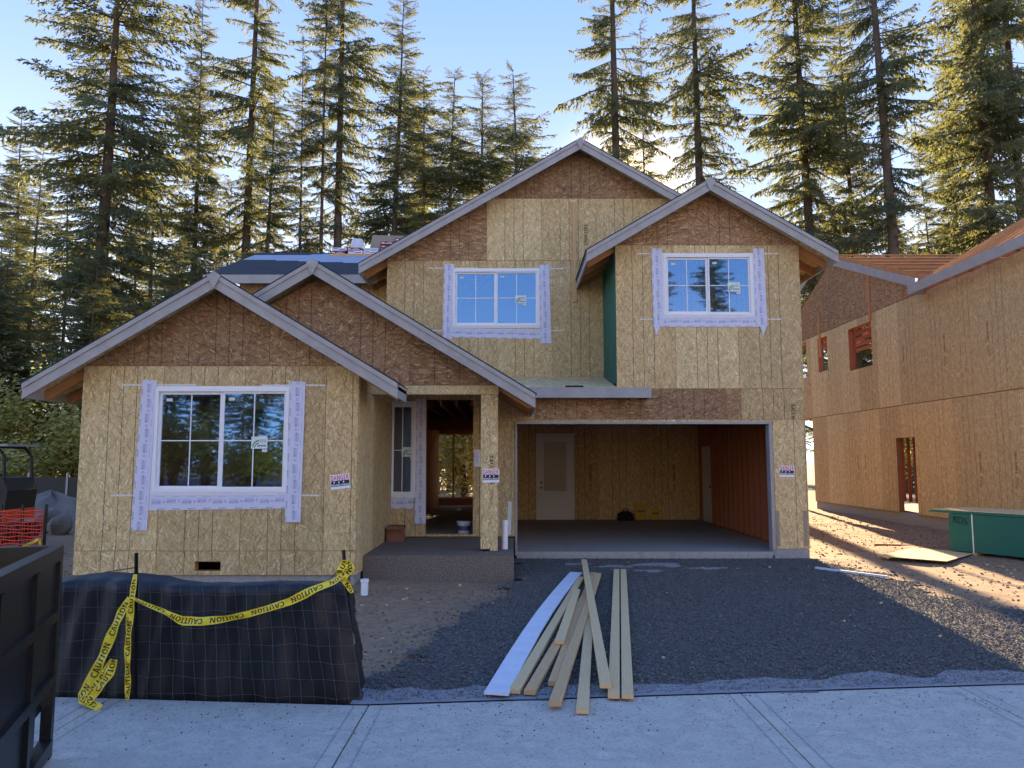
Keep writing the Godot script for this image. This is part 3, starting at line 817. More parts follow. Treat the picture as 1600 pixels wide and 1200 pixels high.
func build_neighbour() -> void:
	var h := thing("neighbour_house", "neighbouring house frame with orange strand board wall and open trusses", "house")
	var t := facing_left(10.5)
	var holes := [Rect2(-21.04, .4, 1.0, 2.02), Rect2(-23.7, 4.57, 1.55, 1.3), Rect2(-26.1, 4.8, .8, 1.15), Rect2(-28.3, 4.77, 1.2, 1.25)]
	var low := PackedVector2Array([Vector2(-26.8, .42), Vector2(-12.0, .42), Vector2(-12.0, 3.28), Vector2(-26.8, 3.28)])
	wall(h, "lower_wall", t, low, [holes[0]], [[.42, 3.28, M.sheathing, -26.8]], .14, M.red_stud)
	var upp := PackedVector2Array([Vector2(-30.4, 3.29), Vector2(-12.0, 3.29), Vector2(-12.0, 6.1), Vector2(-30.4, 6.1)])
	wall(h, "upper_wall", t, upp, holes.slice(1), [[3.29, 6.1, M.sheathing, -30.4]], .14, M.red_stud)
	wall(h, "gable_wall", t, PackedVector2Array([Vector2(-30.4, 6.11), Vector2(-19.3, 6.11), Vector2(-24.8, 8.3)]), [], [[6.11, 8.5, M.brown, -30.4]], .1, M.red_stud)
	for q in [[-25.9, 5.3, 6.75], [-22.2, 5.9, 7.35]]:
		var b := MB.new(); b.bb(Vector3(10.44, q[1], q[0]), Vector3(10.485, q[2], q[0] + .1)); put("nailed_batten", b.mesh(), M.stud, h)
	# gable roof along x: gray rake boards and a row of open trusses
	var rf := group_node("roof", h)
	var side := facing_left(10.1)
	for s in [-1, 1]:
		var b := MB.new()
		var e: float = -24.8 + s * 5.85
		b.slab(PackedVector2Array([Vector2(-24.8, 8.56), Vector2(e, 6.36), Vector2(e, 6.13), Vector2(-24.8, 8.33)]), side, -.04, 0.0)
		put("rake_board", b.mesh(), M.fascia, rf)
	for k in 13:
		var x := 10.72 + k * .61
		var tr := group_node("truss", rf)
		for s in [-1, 1]:
			var c := MB.new(); c.beam(V(x, 8.5, 24.8), V(x, 6.33, 24.8 + s * 5.8), .04, .14); put("top_chord", c.mesh(), M.stud, tr)
			var w := MB.new(); w.beam(V(x, 8.3, 24.8 + s * .1), V(x, 6.2, 24.8 + s * 2.0), .038, .09); put("web", w.mesh(), M.stud, tr)
			var w2 := MB.new(); w2.beam(V(x, 7.4, 24.8 + s * 2.9), V(x, 6.2, 24.8 + s * 2.1), .038, .09); put("web", w2.mesh(), M.stud, tr)
		var bc := MB.new(); bc.bb(V(x - .02, 6.12, 19.2), V(x + .02, 6.25, 30.4)); put("bottom_chord", bc.mesh(), M.red_stud, tr)
	for k in 6:
		var b := MB.new(); var d := 19.9 + k * .85; var y := 6.33 + (d - 19.0) * .374 + .12
		b.beam(V(10.4, y, d), V(17.9, y, d), .09, .02); put("brace_board", b.mesh(), M.pine2, rf)
	# eave along the near part: fascia and trusses rising to the right
	var ef := MB.new(); ef.bb(V(10.06, 6.0, 12.0), V(10.1, 6.24, 19.2)); put("eave_board", ef.mesh(), M.fascia, rf)
	var ee := MB.new(); ee.bb(V(10.101, 6.0, 19.16), V(10.5, 6.22, 19.2)); put("eave_board", ee.mesh(), M.fascia, rf)
	for k in 12:
		var d := 19.0 - k * .61
		var tr := group_node("truss", rf)
		var c := MB.new(); c.beam(V(10.12, 6.16, d), V(15.0, 9.05, d), .04, .14); put("top_chord", c.mesh(), M.stud, tr)
		var c2 := MB.new(); c2.beam(V(15.0, 9.05, d), V(19.9, 6.16, d), .04, .14); put("top_chord", c2.mesh(), M.stud, tr)
		var bc := MB.new(); bc.bb(V(10.4, 6.11, d - .02), V(19.6, 6.22, d + .02)); put("bottom_chord", bc.mesh(), M.red_stud, tr)
		var w := MB.new(); w.beam(V(12.6, 7.55, d), V(13.6, 6.2, d), .038, .09); put("web", w.mesh(), M.stud, tr)
	# floors, inner stud walls, far walls
	var fl := MB.new(); fl.bb(V(10.64, 3.0, 12.1), V(19.5, 3.28, 26.8)); put("upper_floor", fl.mesh(), M.red_stud, h)
	var gf := MB.new(); gf.bb(V(10.64, .2, 12.1), V(19.5, .41, 26.8)); put("ground_floor", gf.mesh(), M.slab, h)
	for row in [[13.4, 12.2, 26.6, .42, 3.0], [12.6, 20.0, 26.6, 3.28, 6.1], [16.0, 12.2, 30.0, 3.28, 6.1], [16.5, 12.2, 26.6, .42, 3.0]]:
		var d: float = row[1]
		while d < row[2]:
			var s := MB.new(); s.bb(V(row[0], row[3], d), V(row[0] + .1, row[4], d + .04)); put("wall_stud", s.mesh(), M.red_stud, h)
			d += .41
	for x in [10.75, 11.5, 12.2, 13.0, 14.2, 15.2]:
		var s := MB.new(); s.bb(V(x, 3.28, 23.9), V(x + .04, 6.1, 24.0)); put("wall_stud", s.mesh(), M.red_stud, h)
	core("far_wall", h, facing_right(19.6), rect_poly(12, .2, 26.8, 6.1), [Rect2(14, 1, 2, 1.6), Rect2(20, .6, 2.4, 2.2), Rect2(21, 4.2, 2.4, 1.5)], .14, M.red_stud)
	core("near_wall", h, front(12.0), rect_poly(10.5, .2, 19.6, 6.1), [Rect2(12, 1, 2, 1.6)], .14, M.red_stud)
	core("back_wall", h, facing_back(26.8), rect_poly(-19.6, .2, -10.64, 3.0), [Rect2(-14.4, .42, 2.6, 2.2), Rect2(-18.5, 1.2, 2.0, 1.2)], .14, M.red_stud)
	var fo := MB.new(); fo.bb(V(10.53, -.3, 12.0), V(10.7, .415, 26.8)); fo.bb(V(10.7, -.3, 26.6), V(19.5, .19, 26.8)); put("foundation", fo.mesh(), M.footing, h)
	var pc := MB.new(); pc.bb(V(10.55, .0, 30.2), V(10.69, 3.28, 30.35)); put("corner_post", pc.mesh(), M.stud, h)
	# sheets stacked beside it
	var st := thing("sheathing_stack", "stack of green-edged strand board sheets beside the orange neighbouring wall", "board stack")
	var dir := (V(9.4, 0, 13.4) - V(8.5, 0, 15.12)).normalized()
	var bs := Basis(dir, Vector3.UP, dir.cross(Vector3.UP))
	var at := Transform3D(bs, V(8.5, 0, 15.12))
	var body := MB.new()
	for k in 46: body.box(Transform3D(bs, at * Vector3(1.36 + R(-.004, .004), .09 + k * .0152, -.61 + R(-.004, .004))), Vector3(2.74, .0135, 1.22))
	put("sheet_pile", body.mesh(), M.green_stack, st).set_meta("kind", "stuff")
	for k in 4:
		var b := MB.new(); b.box(Transform3D(bs, at * Vector3(.95 + .02 * k, .797 + k * .0125, -.6)), Vector3(2.74, .011, 1.22)); put("top_sheet", b.mesh(), M.green_stack, st)
	var tp := MB.new(); tp.box(Transform3D(bs, at * Vector3(1.02, .8465, -.6)), Vector3(2.74, .0105, 1.22)); put("top_sheet", tp.mesh(), M.plain_osb[0], st)
	for x in [.45, 2.2]:
		var b := MB.new()
		b.box(Transform3D(bs, at * Vector3(x, .43, .004)), Vector3(.022, .74, .004)); put("strap", b.mesh(), M.band, st)
		var k := MB.new(); k.box(Transform3D(bs, at * Vector3(x, .035, -.61)), Vector3(.09, .08, 1.2)); put("bearer", k.mesh(), M.pine2, st)
	var txt := TextMesh.new()
	var fnt := SystemFont.new(); fnt.font_names = PackedStringArray(["Droid Sans"])
	txt.font = fnt; txt.text = "RDS"; txt.font_size = 16; txt.pixel_size = .0105; txt.depth = .003
	var tx := put("lettering", txt, M.ink, st); tx.transform = Transform3D(bs * Basis(Vector3.FORWARD, .12), at * Vector3(.22, .66, .01))
	var ply := MB.new()
	ply.slab(PackedVector2Array([Vector2(6.74, -14.44), Vector2(7.59, -13.65), Vector2(8.86, -14.92), Vector2(8.1, -15.75)]), Transform3D(Basis(Vector3.RIGHT, Vector3(0, 0, 1), Vector3(0, -1, 0)), Vector3(0, .045, 0)), -.012, 0.0)
	tag(put("loose_board_sheet", ply.mesh(), M.plain_osb[0]), "loose strand board sheet lying on the dirt before the green stack", "board")
	for q in [[5.05, 13.01, 5.75, 12.0, "white lath lying on the gravel where shade meets sun", M.primed, .04], [8.5, 17.6, 9.9, 18.3, "grey plank lying on the dirt below the orange wall", M.fascia, .06], [7.7, 16.6, 9.0, 16.25, "red-brown plank lying behind the loose board sheet", M.red_stud, .07], [8.1, 21.6, 8.6, 21.3, "short offcut of orange lumber on the dirt between the houses", M.stud, .09], [7.6, 22.6, 8.0, 23.3, "short pale offcut lying near the house corner", M.pine, .09]]:
		var b := MB.new(); b.beam(V(q[0], .03, q[1]), V(q[2], .03, q[3]), q[6], .035)
		tag(put("offcut", b.mesh(), q[5]), q[4], "offcut")

# ------------------------------------------------------------------ ground
var gnoise := FastNoiseLite.new()
func ground_y(x: float, d: float) -> float:
	var y := -.035 + gnoise.get_noise_2d(x * 14, d * 14) * .045 + gnoise.get_noise_2d(x * 70, d * 70) * .018
	if d < 6.7: y = lerpf(-.05, y, clampf((d - 6.1) / .6, 0, 1))
	if d < 6.1: y = -.14
	if x > 6.5 and d > 12: y += clampf((x - 6.5) / 4.0, 0, 1) * .17 * clampf((d - 12) / 4, 0, 1)
	return minf(y, .16)
func sidewalk_d(x: float) -> float:
	if x < -1.1: return lerpf(5.88, 6.09, clampf((-1.1 - x) / 2.4, 0, 3))
	return lerpf(5.88, 6.42, (x + 1.1) / 5.25)
func inside_drive(x: float, d: float) -> bool:
	if d > 14.35 or d < sidewalk_d(x) + .06: return false
	var left := 0.05 if d > 11.5 else lerpf(-1.15, .05, clampf((d - 6.6) / 4.9, 0, 1))
	left += gnoise.get_noise_2d(d * 60, 3) * .3
	var right := 5.9 + gnoise.get_noise_2d(d * 40, 90) * .5 - clampf((d - 12) / 3, 0, 1) * .4
	return x > left and x < right
func build_ground() -> void:
	gnoise.seed = 5; gnoise.frequency = .02; gnoise.fractal_octaves = 4
	var xs := []
	var ds := []
	for a in [-400, -220, -120, -70, -45, -32, -24, -18]: xs.append(float(a))
	var x := -14.0
	while x < 13.0: xs.append(x); x += .16
	for a in [14, 17, 22, 30, 42, 65, 110, 220, 400]: xs.append(float(a))
	for a in [-400, -200, -90, -50, -30, -15, -4, 2, 4.5]: ds.append(float(a))
	var d := 5.6
	while d < 26.0: ds.append(d); d += .16
	for a in [28, 32, 38, 46, 60, 80, 130, 240, 500]: ds.append(float(a))
	var v := PackedVector3Array(); var ix := PackedInt32Array()
	for q in ds:
		for p in xs: v.append(V(p, ground_y(p, q), q))
	var w := xs.size()
	for j in ds.size() - 1:
		for i in w - 1:
			var a := j * w + i
			ix.append_array(PackedInt32Array([a, a + w, a + 1, a + 1, a + w, a + w + 1]))
	var st := SurfaceTool.new()
	var arr := []; arr.resize(Mesh.ARRAY_MAX); arr[Mesh.ARRAY_VERTEX] = v; arr[Mesh.ARRAY_INDEX] = ix
	var am := ArrayMesh.new(); am.add_surface_from_arrays(Mesh.PRIMITIVE_TRIANGLES, arr)
	st.create_from(am, 0); st.generate_normals()
	tag(put("ground", st.commit(), M.dirt), "bare brown dirt of the building site", "", "", "structure")
	# pavement slabs with real joints
	var sw := tag(group_node("pavement", self), "pale concrete pavement of broom-finished slabs", "", "", "structure")
	var joints := [-9.5, -5.3, -3.06, -1.06, 1.78, 3.58, 5.6, 9.0, 14.0]
	for i in joints.size() - 1:
		var a: float = joints[i] + .006
		var b: float = joints[i + 1] - .006
		var m := MB.new()
		var pts := PackedVector2Array()
		for k in 7: var px := lerpf(a, b, k / 6.0); pts.append(Vector2(px, -sidewalk_d(px)))
		pts.append(Vector2(b, -4.0)); pts.append(Vector2(a, -4.0))
		m.slab(pts, Transform3D(Basis(Vector3.RIGHT, Vector3(0, 0, 1), Vector3(0, -1, 0)), Vector3.ZERO), 0.0, .13)
		put("paving_slab", m.mesh(), M.concrete, sw)
		# tooled margins either side of the joint
		for e in [a + .1, b - .1]:
			var g := MB.new()
			var d1 := sidewalk_d(e)
			g.quad(V(e - .003, .0035, 4.0), V(e + .003, .0035, 4.0), V(e + .003, .0035, d1), V(e - .003, .0035, d1))
			put("tooled_line", g.mesh(), M.footing, sw)
	var kb := MB.new(); kb.bb(V(-30, -.3, 3.82), V(30, -.004, 3.985)); tag(put("kerb", kb.mesh(), M.concrete), "concrete kerb along the road", "", "", "structure")
	var rd := MB.new(); rd.quad(V(-60, -.13, -5), V(60, -.13, -5), V(60, -.13, 3.9), V(-60, -.13, 3.9)); tag(put("road", rd.mesh(), M.asphalt), "asphalt road in front of the lots", "", "", "structure")
	# gravel drive: bed and loose stones
	var bed := MB.new()
	var step := .2
	var dd := 6.0
	while dd < 14.6:
		var xx := -1.6
		while xx < 6.8:
			if inside_drive(xx + .1, dd + .1): bed.quad(V(xx, .004 + .5 * maxf(0, ground_y(xx, dd)), dd), V(xx + step, .004 + .5 * maxf(0, ground_y(xx + step, dd)), dd), V(xx + step, .004 + .5 * maxf(0, ground_y(xx + step, dd + step)), dd + step), V(xx, .004 + .5 * maxf(0, ground_y(xx, dd + step)), dd + step))
			xx += step
		dd += step
	tag(put("gravel_drive_bed", bed.mesh(), M.gravel_bed), "dark gravel bed of the drive", "", "", "structure")
	var fs := MB.new()
	for k in 70:
		var xa := -1.2 + k * .1
		var wa := .34 + gnoise.get_noise_2d(xa * 60, 7) * .3; var wb := .34 + gnoise.get_noise_2d((xa + .1) * 60, 7) * .3
		fs.quad(V(xa, .009, sidewalk_d(xa) + .005), V(xa + .1, .009, sidewalk_d(xa + .1) + .005), V(xa + .1, .012, sidewalk_d(xa + .1) + wb), V(xa, .012, sidewalk_d(xa) + wa))
	tag(put("crushed_fines", fs.mesh(), M.fines), "pale crushed fines along the edge of the pavement", "", "", "structure")
	scatter("gravel", 140000, func():
		var px := R(-1.8, 6.9); var pd := R(5.95, 14.4)
		if not inside_drive(px, pd) and not (inside_drive(px + R(-.5, .5), pd) and rng.randf() < .35): return null
		var fine := pd < sidewalk_d(px) + .35 + gnoise.get_noise_2d(px * 60, 7) * .3
		var s := R(.0045, .0115) * (.7 if fine else 1.0) * (1.6 if rng.randf() < .12 else 1.0)
		var k := R(.55, 1.5) * (1.4 if rng.randf() < .03 else 1.0)
		var c := Color(.1 * k, .096 * k, .092 * k) if not fine else Color(.16 * k, .155 * k, .15 * k)
		return [V(px, .012 + s * .2, pd), s, c], "dark crushed gravel covering the drive", M.gravel_bed)
	scatter("dirt_clods", 9000, func():
		var px := R(-9, 10.4); var pd := R(6.3, 24.0)
		if inside_drive(px, pd) or (px > -6.6 and px < .1 and pd > 11.3) or (px > -.1 and px < 5.8 and pd > 14.2): return null
		var k := R(.7, 1.3)
		return [V(px, ground_y(px, pd) + .004, pd), R(.006, .026) * (1.5 if rng.randf() < .06 else 1.0), Color(.16 * k, .115 * k, .085 * k)], "clods of dirt strewn over the bare ground", M.dirt)
	scatter("pavement_crumbs", 700, func():
		var px := R(-3.4, 6.5); var pd := sidewalk_d(px) - absf(rng.randfn(0, .5))
		if pd < 4.05: return null
		var k := R(.6, 1.3)
		return [V(px, .003, pd), R(.002, .007), Color(.14 * k, .11 * k, .085 * k)], "crumbs of dirt and grit on the pavement", M.dirt)
	scatter("wood_chips", 420, func():
		var px := R(-3.2, 10.3); var pd := R(6.4, 20.0)
		if (px > -6.6 and px < .1 and pd > 11.3) or (px > -.1 and px < 5.8 and pd > 14.2) or (inside_drive(px, pd) and rng.randf() < .85): return null
		var k := R(.6, 1.2)
		return [V(px, maxf(ground_y(px, pd), 0.0) + .02, pd), R(.01, .028), Color(.5 * k, .38 * k, .24 * k)], "chips and splinters of wood on the ground", M.chip)
	# dried concrete spilled before the garage
	for q in [[1.75, 13.3, .26, .12], [2.5, 13.5, .4, .22], [3.25, 13.05, .3, .1], [1.1, 13.6, .18, .1], [2.25, 12.75, .2, .12]]:
		var p := PackedVector2Array()
		for k in 16:
			var a := TAU * k / 16
			var rr := 1.0 + .3 * sin(a * 3 + q[0] * 7) + R(-.3, .3)
			p.append(Vector2(q[0] + cos(a) * q[2] * rr, -q[1] + sin(a) * q[3] * rr))
		var b := MB.new(); b.slab(p, Transform3D(Basis(Vector3.RIGHT, Vector3(0, 0, 1), Vector3(0, -1, 0)), Vector3(0, .02, 0)), -.0, .04)
		tag(put("concrete_spill", b.mesh(), M.pale_spill), "pale patch of dried concrete on the gravel before the garage", "concrete", "concrete spills")
var stone: ArrayMesh
func scatter(called: String, tries: int, where: Callable, label: String, m: Material) -> void:
	if stone == null:
		var sp := SphereMesh.new(); sp.radial_segments = 5; sp.rings = 2; sp.radius = 1; sp.height = 1.5
		var arr := sp.get_mesh_arrays()
		var vs: PackedVector3Array = arr[Mesh.ARRAY_VERTEX]
		for k in vs.size():
			var p := vs[k]
			vs[k] = p * (1.0 + .28 * sin(p.x * 5.1 + p.y * 3.7) + .2 * cos(p.z * 6.3))
		var a2 := []; a2.resize(Mesh.ARRAY_MAX); a2[Mesh.ARRAY_VERTEX] = vs; a2[Mesh.ARRAY_INDEX] = arr[Mesh.ARRAY_INDEX]
		stone = ArrayMesh.new(); stone.add_surface_from_arrays(Mesh.PRIMITIVE_TRIANGLES, a2)
	var ts := []; var cs := []
	for k in tries:
		var r = where.call()
		if r == null: continue
		var s: float = r[1]
		var b := Basis.from_euler(Vector3(R(0, TAU), R(0, TAU), R(0, TAU))).scaled(Vector3(s * R(.7, 1.3), s * R(.5, .9), s))
		ts.append(Transform3D(b, r[0])); cs.append(r[2])
	var mm := MultiMesh.new(); mm.transform_format = MultiMesh.TRANSFORM_3D; mm.use_colors = true; mm.mesh = stone; mm.instance_count = ts.size()
	for k in ts.size(): mm.set_instance_transform(k, ts[k]); mm.set_instance_color(k, cs[k])
	var mt := mat(Color.WHITE, .92); mt.vertex_color_use_as_albedo = true
	var o := MultiMeshInstance3D.new(); o.multimesh = mm; o.material_override = mt; o.name = called; add_child(o, true)
	tag(o, label, called.replace("_", " "), "", "stuff")

# ------------------------------------------------------------------ loose things
func board(called: String, a: Vector3, b: Vector3, w: float, th: float, m: Material, label: String, cat: String, grp := "", bow := 0.0) -> void:
	var mb := MB.new()
	var n := 6
	var z := (b - a).normalized()
	var x := Vector3.UP.cross(z).normalized()
	var y := z.cross(x)
	var prev := []
	var off := R(0, 3)
	for i in n + 1:
		var t := float(i) / n
		var c := a.lerp(b, t) + x * bow * sin(t * PI)
		var e := .003
		var now := [c - x * (w / 2 - e) - y * th / 2, c + x * (w / 2 - e) - y * th / 2, c + x * w / 2 - y * (th / 2 - e), c + x * w / 2 + y * (th / 2 - e), c + x * (w / 2 - e) + y * th / 2, c - x * (w / 2 - e) + y * th / 2, c - x * w / 2 + y * (th / 2 - e), c - x * w / 2 - y * (th / 2 - e)]
		if i > 0:
			for k in 8:
				var j := (k + 1) % 8
				mb.quad(prev[k], prev[j], now[j], now[k], Vector2(k * .031, off + t * 6))
				# keep faces outward
		for f in ([0] if i == 0 else ([1] if i == n else [])):
			for k in range(1, 7):
				if f == 0: mb.tri(now[0], now[k + 1], now[k])
				else: mb.tri(now[0], now[k], now[k + 1])
		prev = now
	tag(put(called, mb.mesh(), m), label, cat, grp)
func build_lumber() -> void:
	var lg := "boards lying on the gravel"
	board("fascia_board", V(1.0, .06, 12.23), V(-.12, .045, 6.02), .19, .022, M.primed, "long wide primed blue-white fascia board lying on the gravel", "board", "", -.06)
	board("lumber_board", V(1.04, .05, 11.77), V(.02, .04, 6.1), .089, .038, M.pine, "pale two-by-four lying right against the primed fascia board", "board", lg)
	board("lumber_board", V(1.12, .05, 11.1), V(.135, .04, 6.07), .089, .038, M.pine2, "two-by-four carrying the short offcut, next to the fascia board pair", "board", lg)
	board("lumber_board", V(.86, .09, 10.4), V(.45, .085, 7.5), .089, .038, M.pine, "short two-by-four offcut lying on top of longer boards", "board", lg)
	board("lumber_board", V(1.27, .05, 12.23), V(.33, .04, 6.3), .089, .038, M.pine2, "two-by-four mostly hidden under the boards that reach the pavement", "board", lg)
	board("lumber_board", V(1.3, .1, 11.8), V(.31, .05, 5.76), .089, .038, M.pine2, "two-by-four with orange end grain angled onto the pavement edge", "board", lg)
	board("lumber_board", V(1.2, .075, 11.7), V(.5, .03, 5.66), .089, .038, M.pine, "two-by-four reaching farthest onto the concrete pavement", "board", lg)
	board("lumber_board", V(1.2, .15, 13.0), V(.72, .08, 6.1), .089, .038, M.pine, "two-by-four lying crosswise on top of the other boards", "board", lg)
	board("lumber_board", V(1.68, .05, 12.58), V(.765, .04, 5.98), .089, .038, M.pine, "one of two parallel two-by-fours lying apart from the pile", "board", "parallel pair of boards")
	board("lumber_board", V(1.79, .05, 12.58), V(.868, .04, 5.97), .089, .038, M.pine, "one of two parallel two-by-fours lying apart from the pile", "board", "parallel pair of boards")
func build_small() -> void:
	# porch and garage clutter
	var bx := thing("cardboard_box", "small brown cardboard box on the porch by the corner wall", "box", "", V(-2.1, .357, 14.1))
	var b := MB.new(); b.bb(Vector3(-.15, 0, -.12), Vector3(.15, .24, .12)); put("body", b.mesh(), M.card, bx)
	for s in [-1, 1]:
		var fl := MB.new(); fl.box(Transform3D(Basis(Vector3.RIGHT, s * .5), Vector3(0, .25, s * .16)), Vector3(.3, .004, .12)); put("flap", fl.mesh(), M.card, bx)
	var tub := thing("plastic_tub", "blue and white printed plastic tub standing in the front doorway", "tub", "", V(-.93, .402, 15.1))
	b = MB.new(); b.tube([Vector3.ZERO, Vector3(0, .2, 0), Vector3(0, .21, 0)], [.11, .135, .135], 20); put("body", b.mesh(), M.primed, tub)
	b = MB.new(); b.tube([Vector3(0, .2, 0), Vector3(0, .235, 0)], [.148, .148], 20); put("rim", b.mesh(), M.white_pvc, tub)
	b = MB.new(); b.tube([Vector3(0, .06, 0), Vector3(0, .15, 0)], [.121, .132], 20, false); put("label_band", b.mesh(), mat(Color8(70, 84, 140), .5), tub)
	var pipe := thing("white_pipe", "white plastic drain pipe standing upright by the porch post", "pipe", "", V(-.12, .356, 12.85))
	b = MB.new(); b.tube([Vector3.ZERO, Vector3(0, .42, 0)], [.052, .052], 18); put("tube", b.mesh(), M.white_pvc, pipe)
	b = MB.new(); b.tube([Vector3(0, .385, 0), Vector3(0, .46, 0), Vector3(0, .468, 0)], [.058, .058, .05], 18); put("cap", b.mesh(), M.white_pvc, pipe)
	var cup := thing("white_cleanout", "short white capped pipe stub in the dirt before the porch", "pipe", "", V(-2.02, -.03, 10.75))
	b = MB.new(); b.tube([Vector3.ZERO, Vector3(0, .2, 0)], [.048, .05], 18); put("tube", b.mesh(), M.white_pvc, cup)
	b = MB.new(); b.tube([Vector3(0, .18, 0), Vector3(0, .215, 0)], [.058, .058], 18); put("cap", b.mesh(), M.white_pvc, cup)
	var bag := thing("tool_bag", "dark tool bag on the garage floor against the back wall", "bag", "", V(3.25, .102, 22.2))
	b = MB.new(); b.slab(PackedVector2Array([Vector2(-.22, 0), Vector2(.22, 0), Vector2(.2, .2), Vector2(.08, .27), Vector2(-.1, .26), Vector2(-.21, .19)]), Transform3D.IDENTITY, -.13, .13); put("body", b.mesh(), M.rubber, bag)
	b = MB.new(); b.tube([Vector3(-.1, .25, 0), Vector3(-.06, .33, 0), Vector3(.05, .33, 0), Vector3(.08, .26, 0)], [.012, .012, .012, .012], 6); put("handle", b.mesh(), M.black_plastic, bag)
	for k in 2:
		var y := thing("yellow_panel", ["yellow plastic panel leaning on the garage back wall beside the tool bag", "smaller yellow plastic panel leaning at the far end of the pair"][k], "panel", "", V(3.72 + k * .42, .102, 22.42))
		b = MB.new(); b.box(Transform3D(Basis(Vector3.RIGHT, -.2), Vector3(0, .24 - k * .06, 0)), Vector3(.3 - k * .06, .48 - k * .12, .02)); put("sheet", b.mesh(), mat(Color8(196, 160, 44), .6), y)
		b = MB.new(); b.box(Transform3D(Basis(Vector3.RIGHT, -.2), Vector3(0, .25 - k * .06, .018)), Vector3(.22 - k * .05, .03, .014)); put("grip", b.mesh(), M.black_plastic, y)
	# silt fence: fabric on wire with steel posts
	var fe := thing("silt_fence", "black fabric silt fence on a wire grid along the pavement", "fence")
	var m := MB.new()
	var nx := 56; var ny := 14
	var P := func(i: int, j: int) -> Vector3:
		var t := float(i) / nx; var s := float(j) / ny
		var x := lerpf(-3.72, -1.12 - s * .17, t)
		var ripple := (.018 * sin(t * 31 + s * 3) + .012 * sin(t * 67 - s * 6)) + .035 * maxf(0, t - .75) * sin((t + s * .35) * 70)
		return V(x, -.04 + s * .87 + .012 * sin(t * 9) * s, sidewalk_d(x) + .1 + .05 * s + ripple)
	for i in nx:
		for j in ny: m.quad(P.call(i, j), P.call(i + 1, j), P.call(i + 1, j + 1), P.call(i, j + 1))
	# the loose top falls back behind the wire, the end turns the corner
	for i in nx:
		var a: Vector3 = P.call(i, ny); var c: Vector3 = P.call(i + 1, ny)
		var h0 := .05 * maxf(0, sin(i * .11)); var h1 := .05 * maxf(0, sin((i + 1) * .11))
		m.quad(a, c, c + Vector3(0, h1 + .01, -.16), a + Vector3(0, h0 + .01, -.16))
		m.quad(a + Vector3(0, h0 + .01, -.16), c + Vector3(0, h1 + .01, -.16), c + Vector3(0, -.5, -.3), a + Vector3(0, -.5, -.3))
	for j in ny:
		var a: Vector3 = P.call(nx, j); var c: Vector3 = P.call(nx, j + 1)
		for k in 5:
			var o0 := Vector3(-.02 * k + .012 * sin(k * 2 + j), 0, -.13 * k); var o1 := Vector3(-.02 * (k + 1) + .012 * sin(k * 2 + 2 + j), 0, -.13 * (k + 1))
			m.quad(a + o0, a + o1, c + o1, c + o0)
	put("fabric", m.smooth(), M.fabric, fe)
	var w := MB.new()
	for i in range(0, nx + 1, 2):
		var pts := []; var rd := []
		for j in range(0, ny + 1, 2): pts.append(P.call(i, j) + Vector3(.004 * sin(i * 3 + j), 0, .012)); rd.append(.0013)
		w.tube(pts, rd, 4, false)
	for j in range(1, ny + 1, 2):
		var pts := []; var rd := []
		for i in range(0, nx + 1, 2): pts.append(P.call(i, j) + Vector3(0, .006 * sin(i * .7 + j), .012)); rd.append(.0013)
		w.tube(pts, rd, 4, false)
	put("wire_grid", w.mesh(), M.wire, fe)
	for q in [[V(-2.86, -.2, 6.06), V(-2.915, 1.09, 6.06)], [V(-1.17, -.2, 6.12), V(-1.33, 1.1, 6.16)]]:
		var p := MB.new(); p.beam(q[0], q[1], .028, .006, Vector3.BACK); p.beam(q[0] + Vector3(0, 0, .013), q[1] + Vector3(0, 0, .013), .007, .022, Vector3.BACK); put("post", p.mesh(), M.black_metal, fe)
	for q in [[V(-2.91, .98, 6.04), V(-3.12, .95, 6.0)], [V(-1.3, 1.0, 6.12), V(-1.44, .86, 6.08)]]:
		var p := MB.new(); p.tube([q[0], q[1]], [.004, .003], 5); put("tie_wire", p.mesh(), M.black_metal, fe)
	# caution tape
	ribbon("caution_tape", [V(-2.9, .76, 5.99), V(-2.78, .72, 5.96), V(-2.64, .67, 5.95), V(-2.49, .6, 5.94), V(-2.34, .595, 5.94), V(-2.18, .61, 5.945), V(-2.0, .645, 5.95), V(-1.84, .69, 5.955), V(-1.68, .74, 5.96), V(-1.5, .83, 5.97), V(-1.36, .88, 5.99), V(-1.3, .93, 6.04)], [.02, .03, .035, .07, .065, .05, .05, .05, .055, .07, .06, .03], "yellow caution tape sagging between the two fence posts")
	ribbon("caution_tape", [V(-2.9, .93, 6.03), V(-2.895, .86, 6.0), V(-2.9, .7, 5.985), V(-2.905, .5, 5.975), V(-2.9, .3, 5.97), V(-2.885, .12, 5.965), V(-2.885, .02, 5.96)], [.03, .05, .055, .05, .045, .045, .035], "yellow caution tape hanging straight down the steel fence post")
	ribbon("caution_tape", [V(-2.92, .76, 6.0), V(-2.96, .66, 5.96), V(-3.01, .5, 5.93), V(-3.06, .33, 5.9), V(-3.11, .19, 5.88), V(-3.17, .07, 5.84), V(-3.05, .03, 5.8), V(-2.98, .015, 5.78)], [.04, .07, .075, .07, .08, .09, .06, .05], "crumpled yellow caution tape trailing from the post to the pavement")
	ribbon("caution_tape", [V(-3.15, .05, 5.83), V(-3.06, .16, 5.86), V(-3.0, .26, 5.87), V(-2.95, .34, 5.88), V(-2.97, .24, 5.85), V(-3.03, .14, 5.83), V(-3.1, .04, 5.8)], [.05, .07, .07, .05, .07, .06, .05], "loose loop of yellow caution tape bunched at the foot of the post")
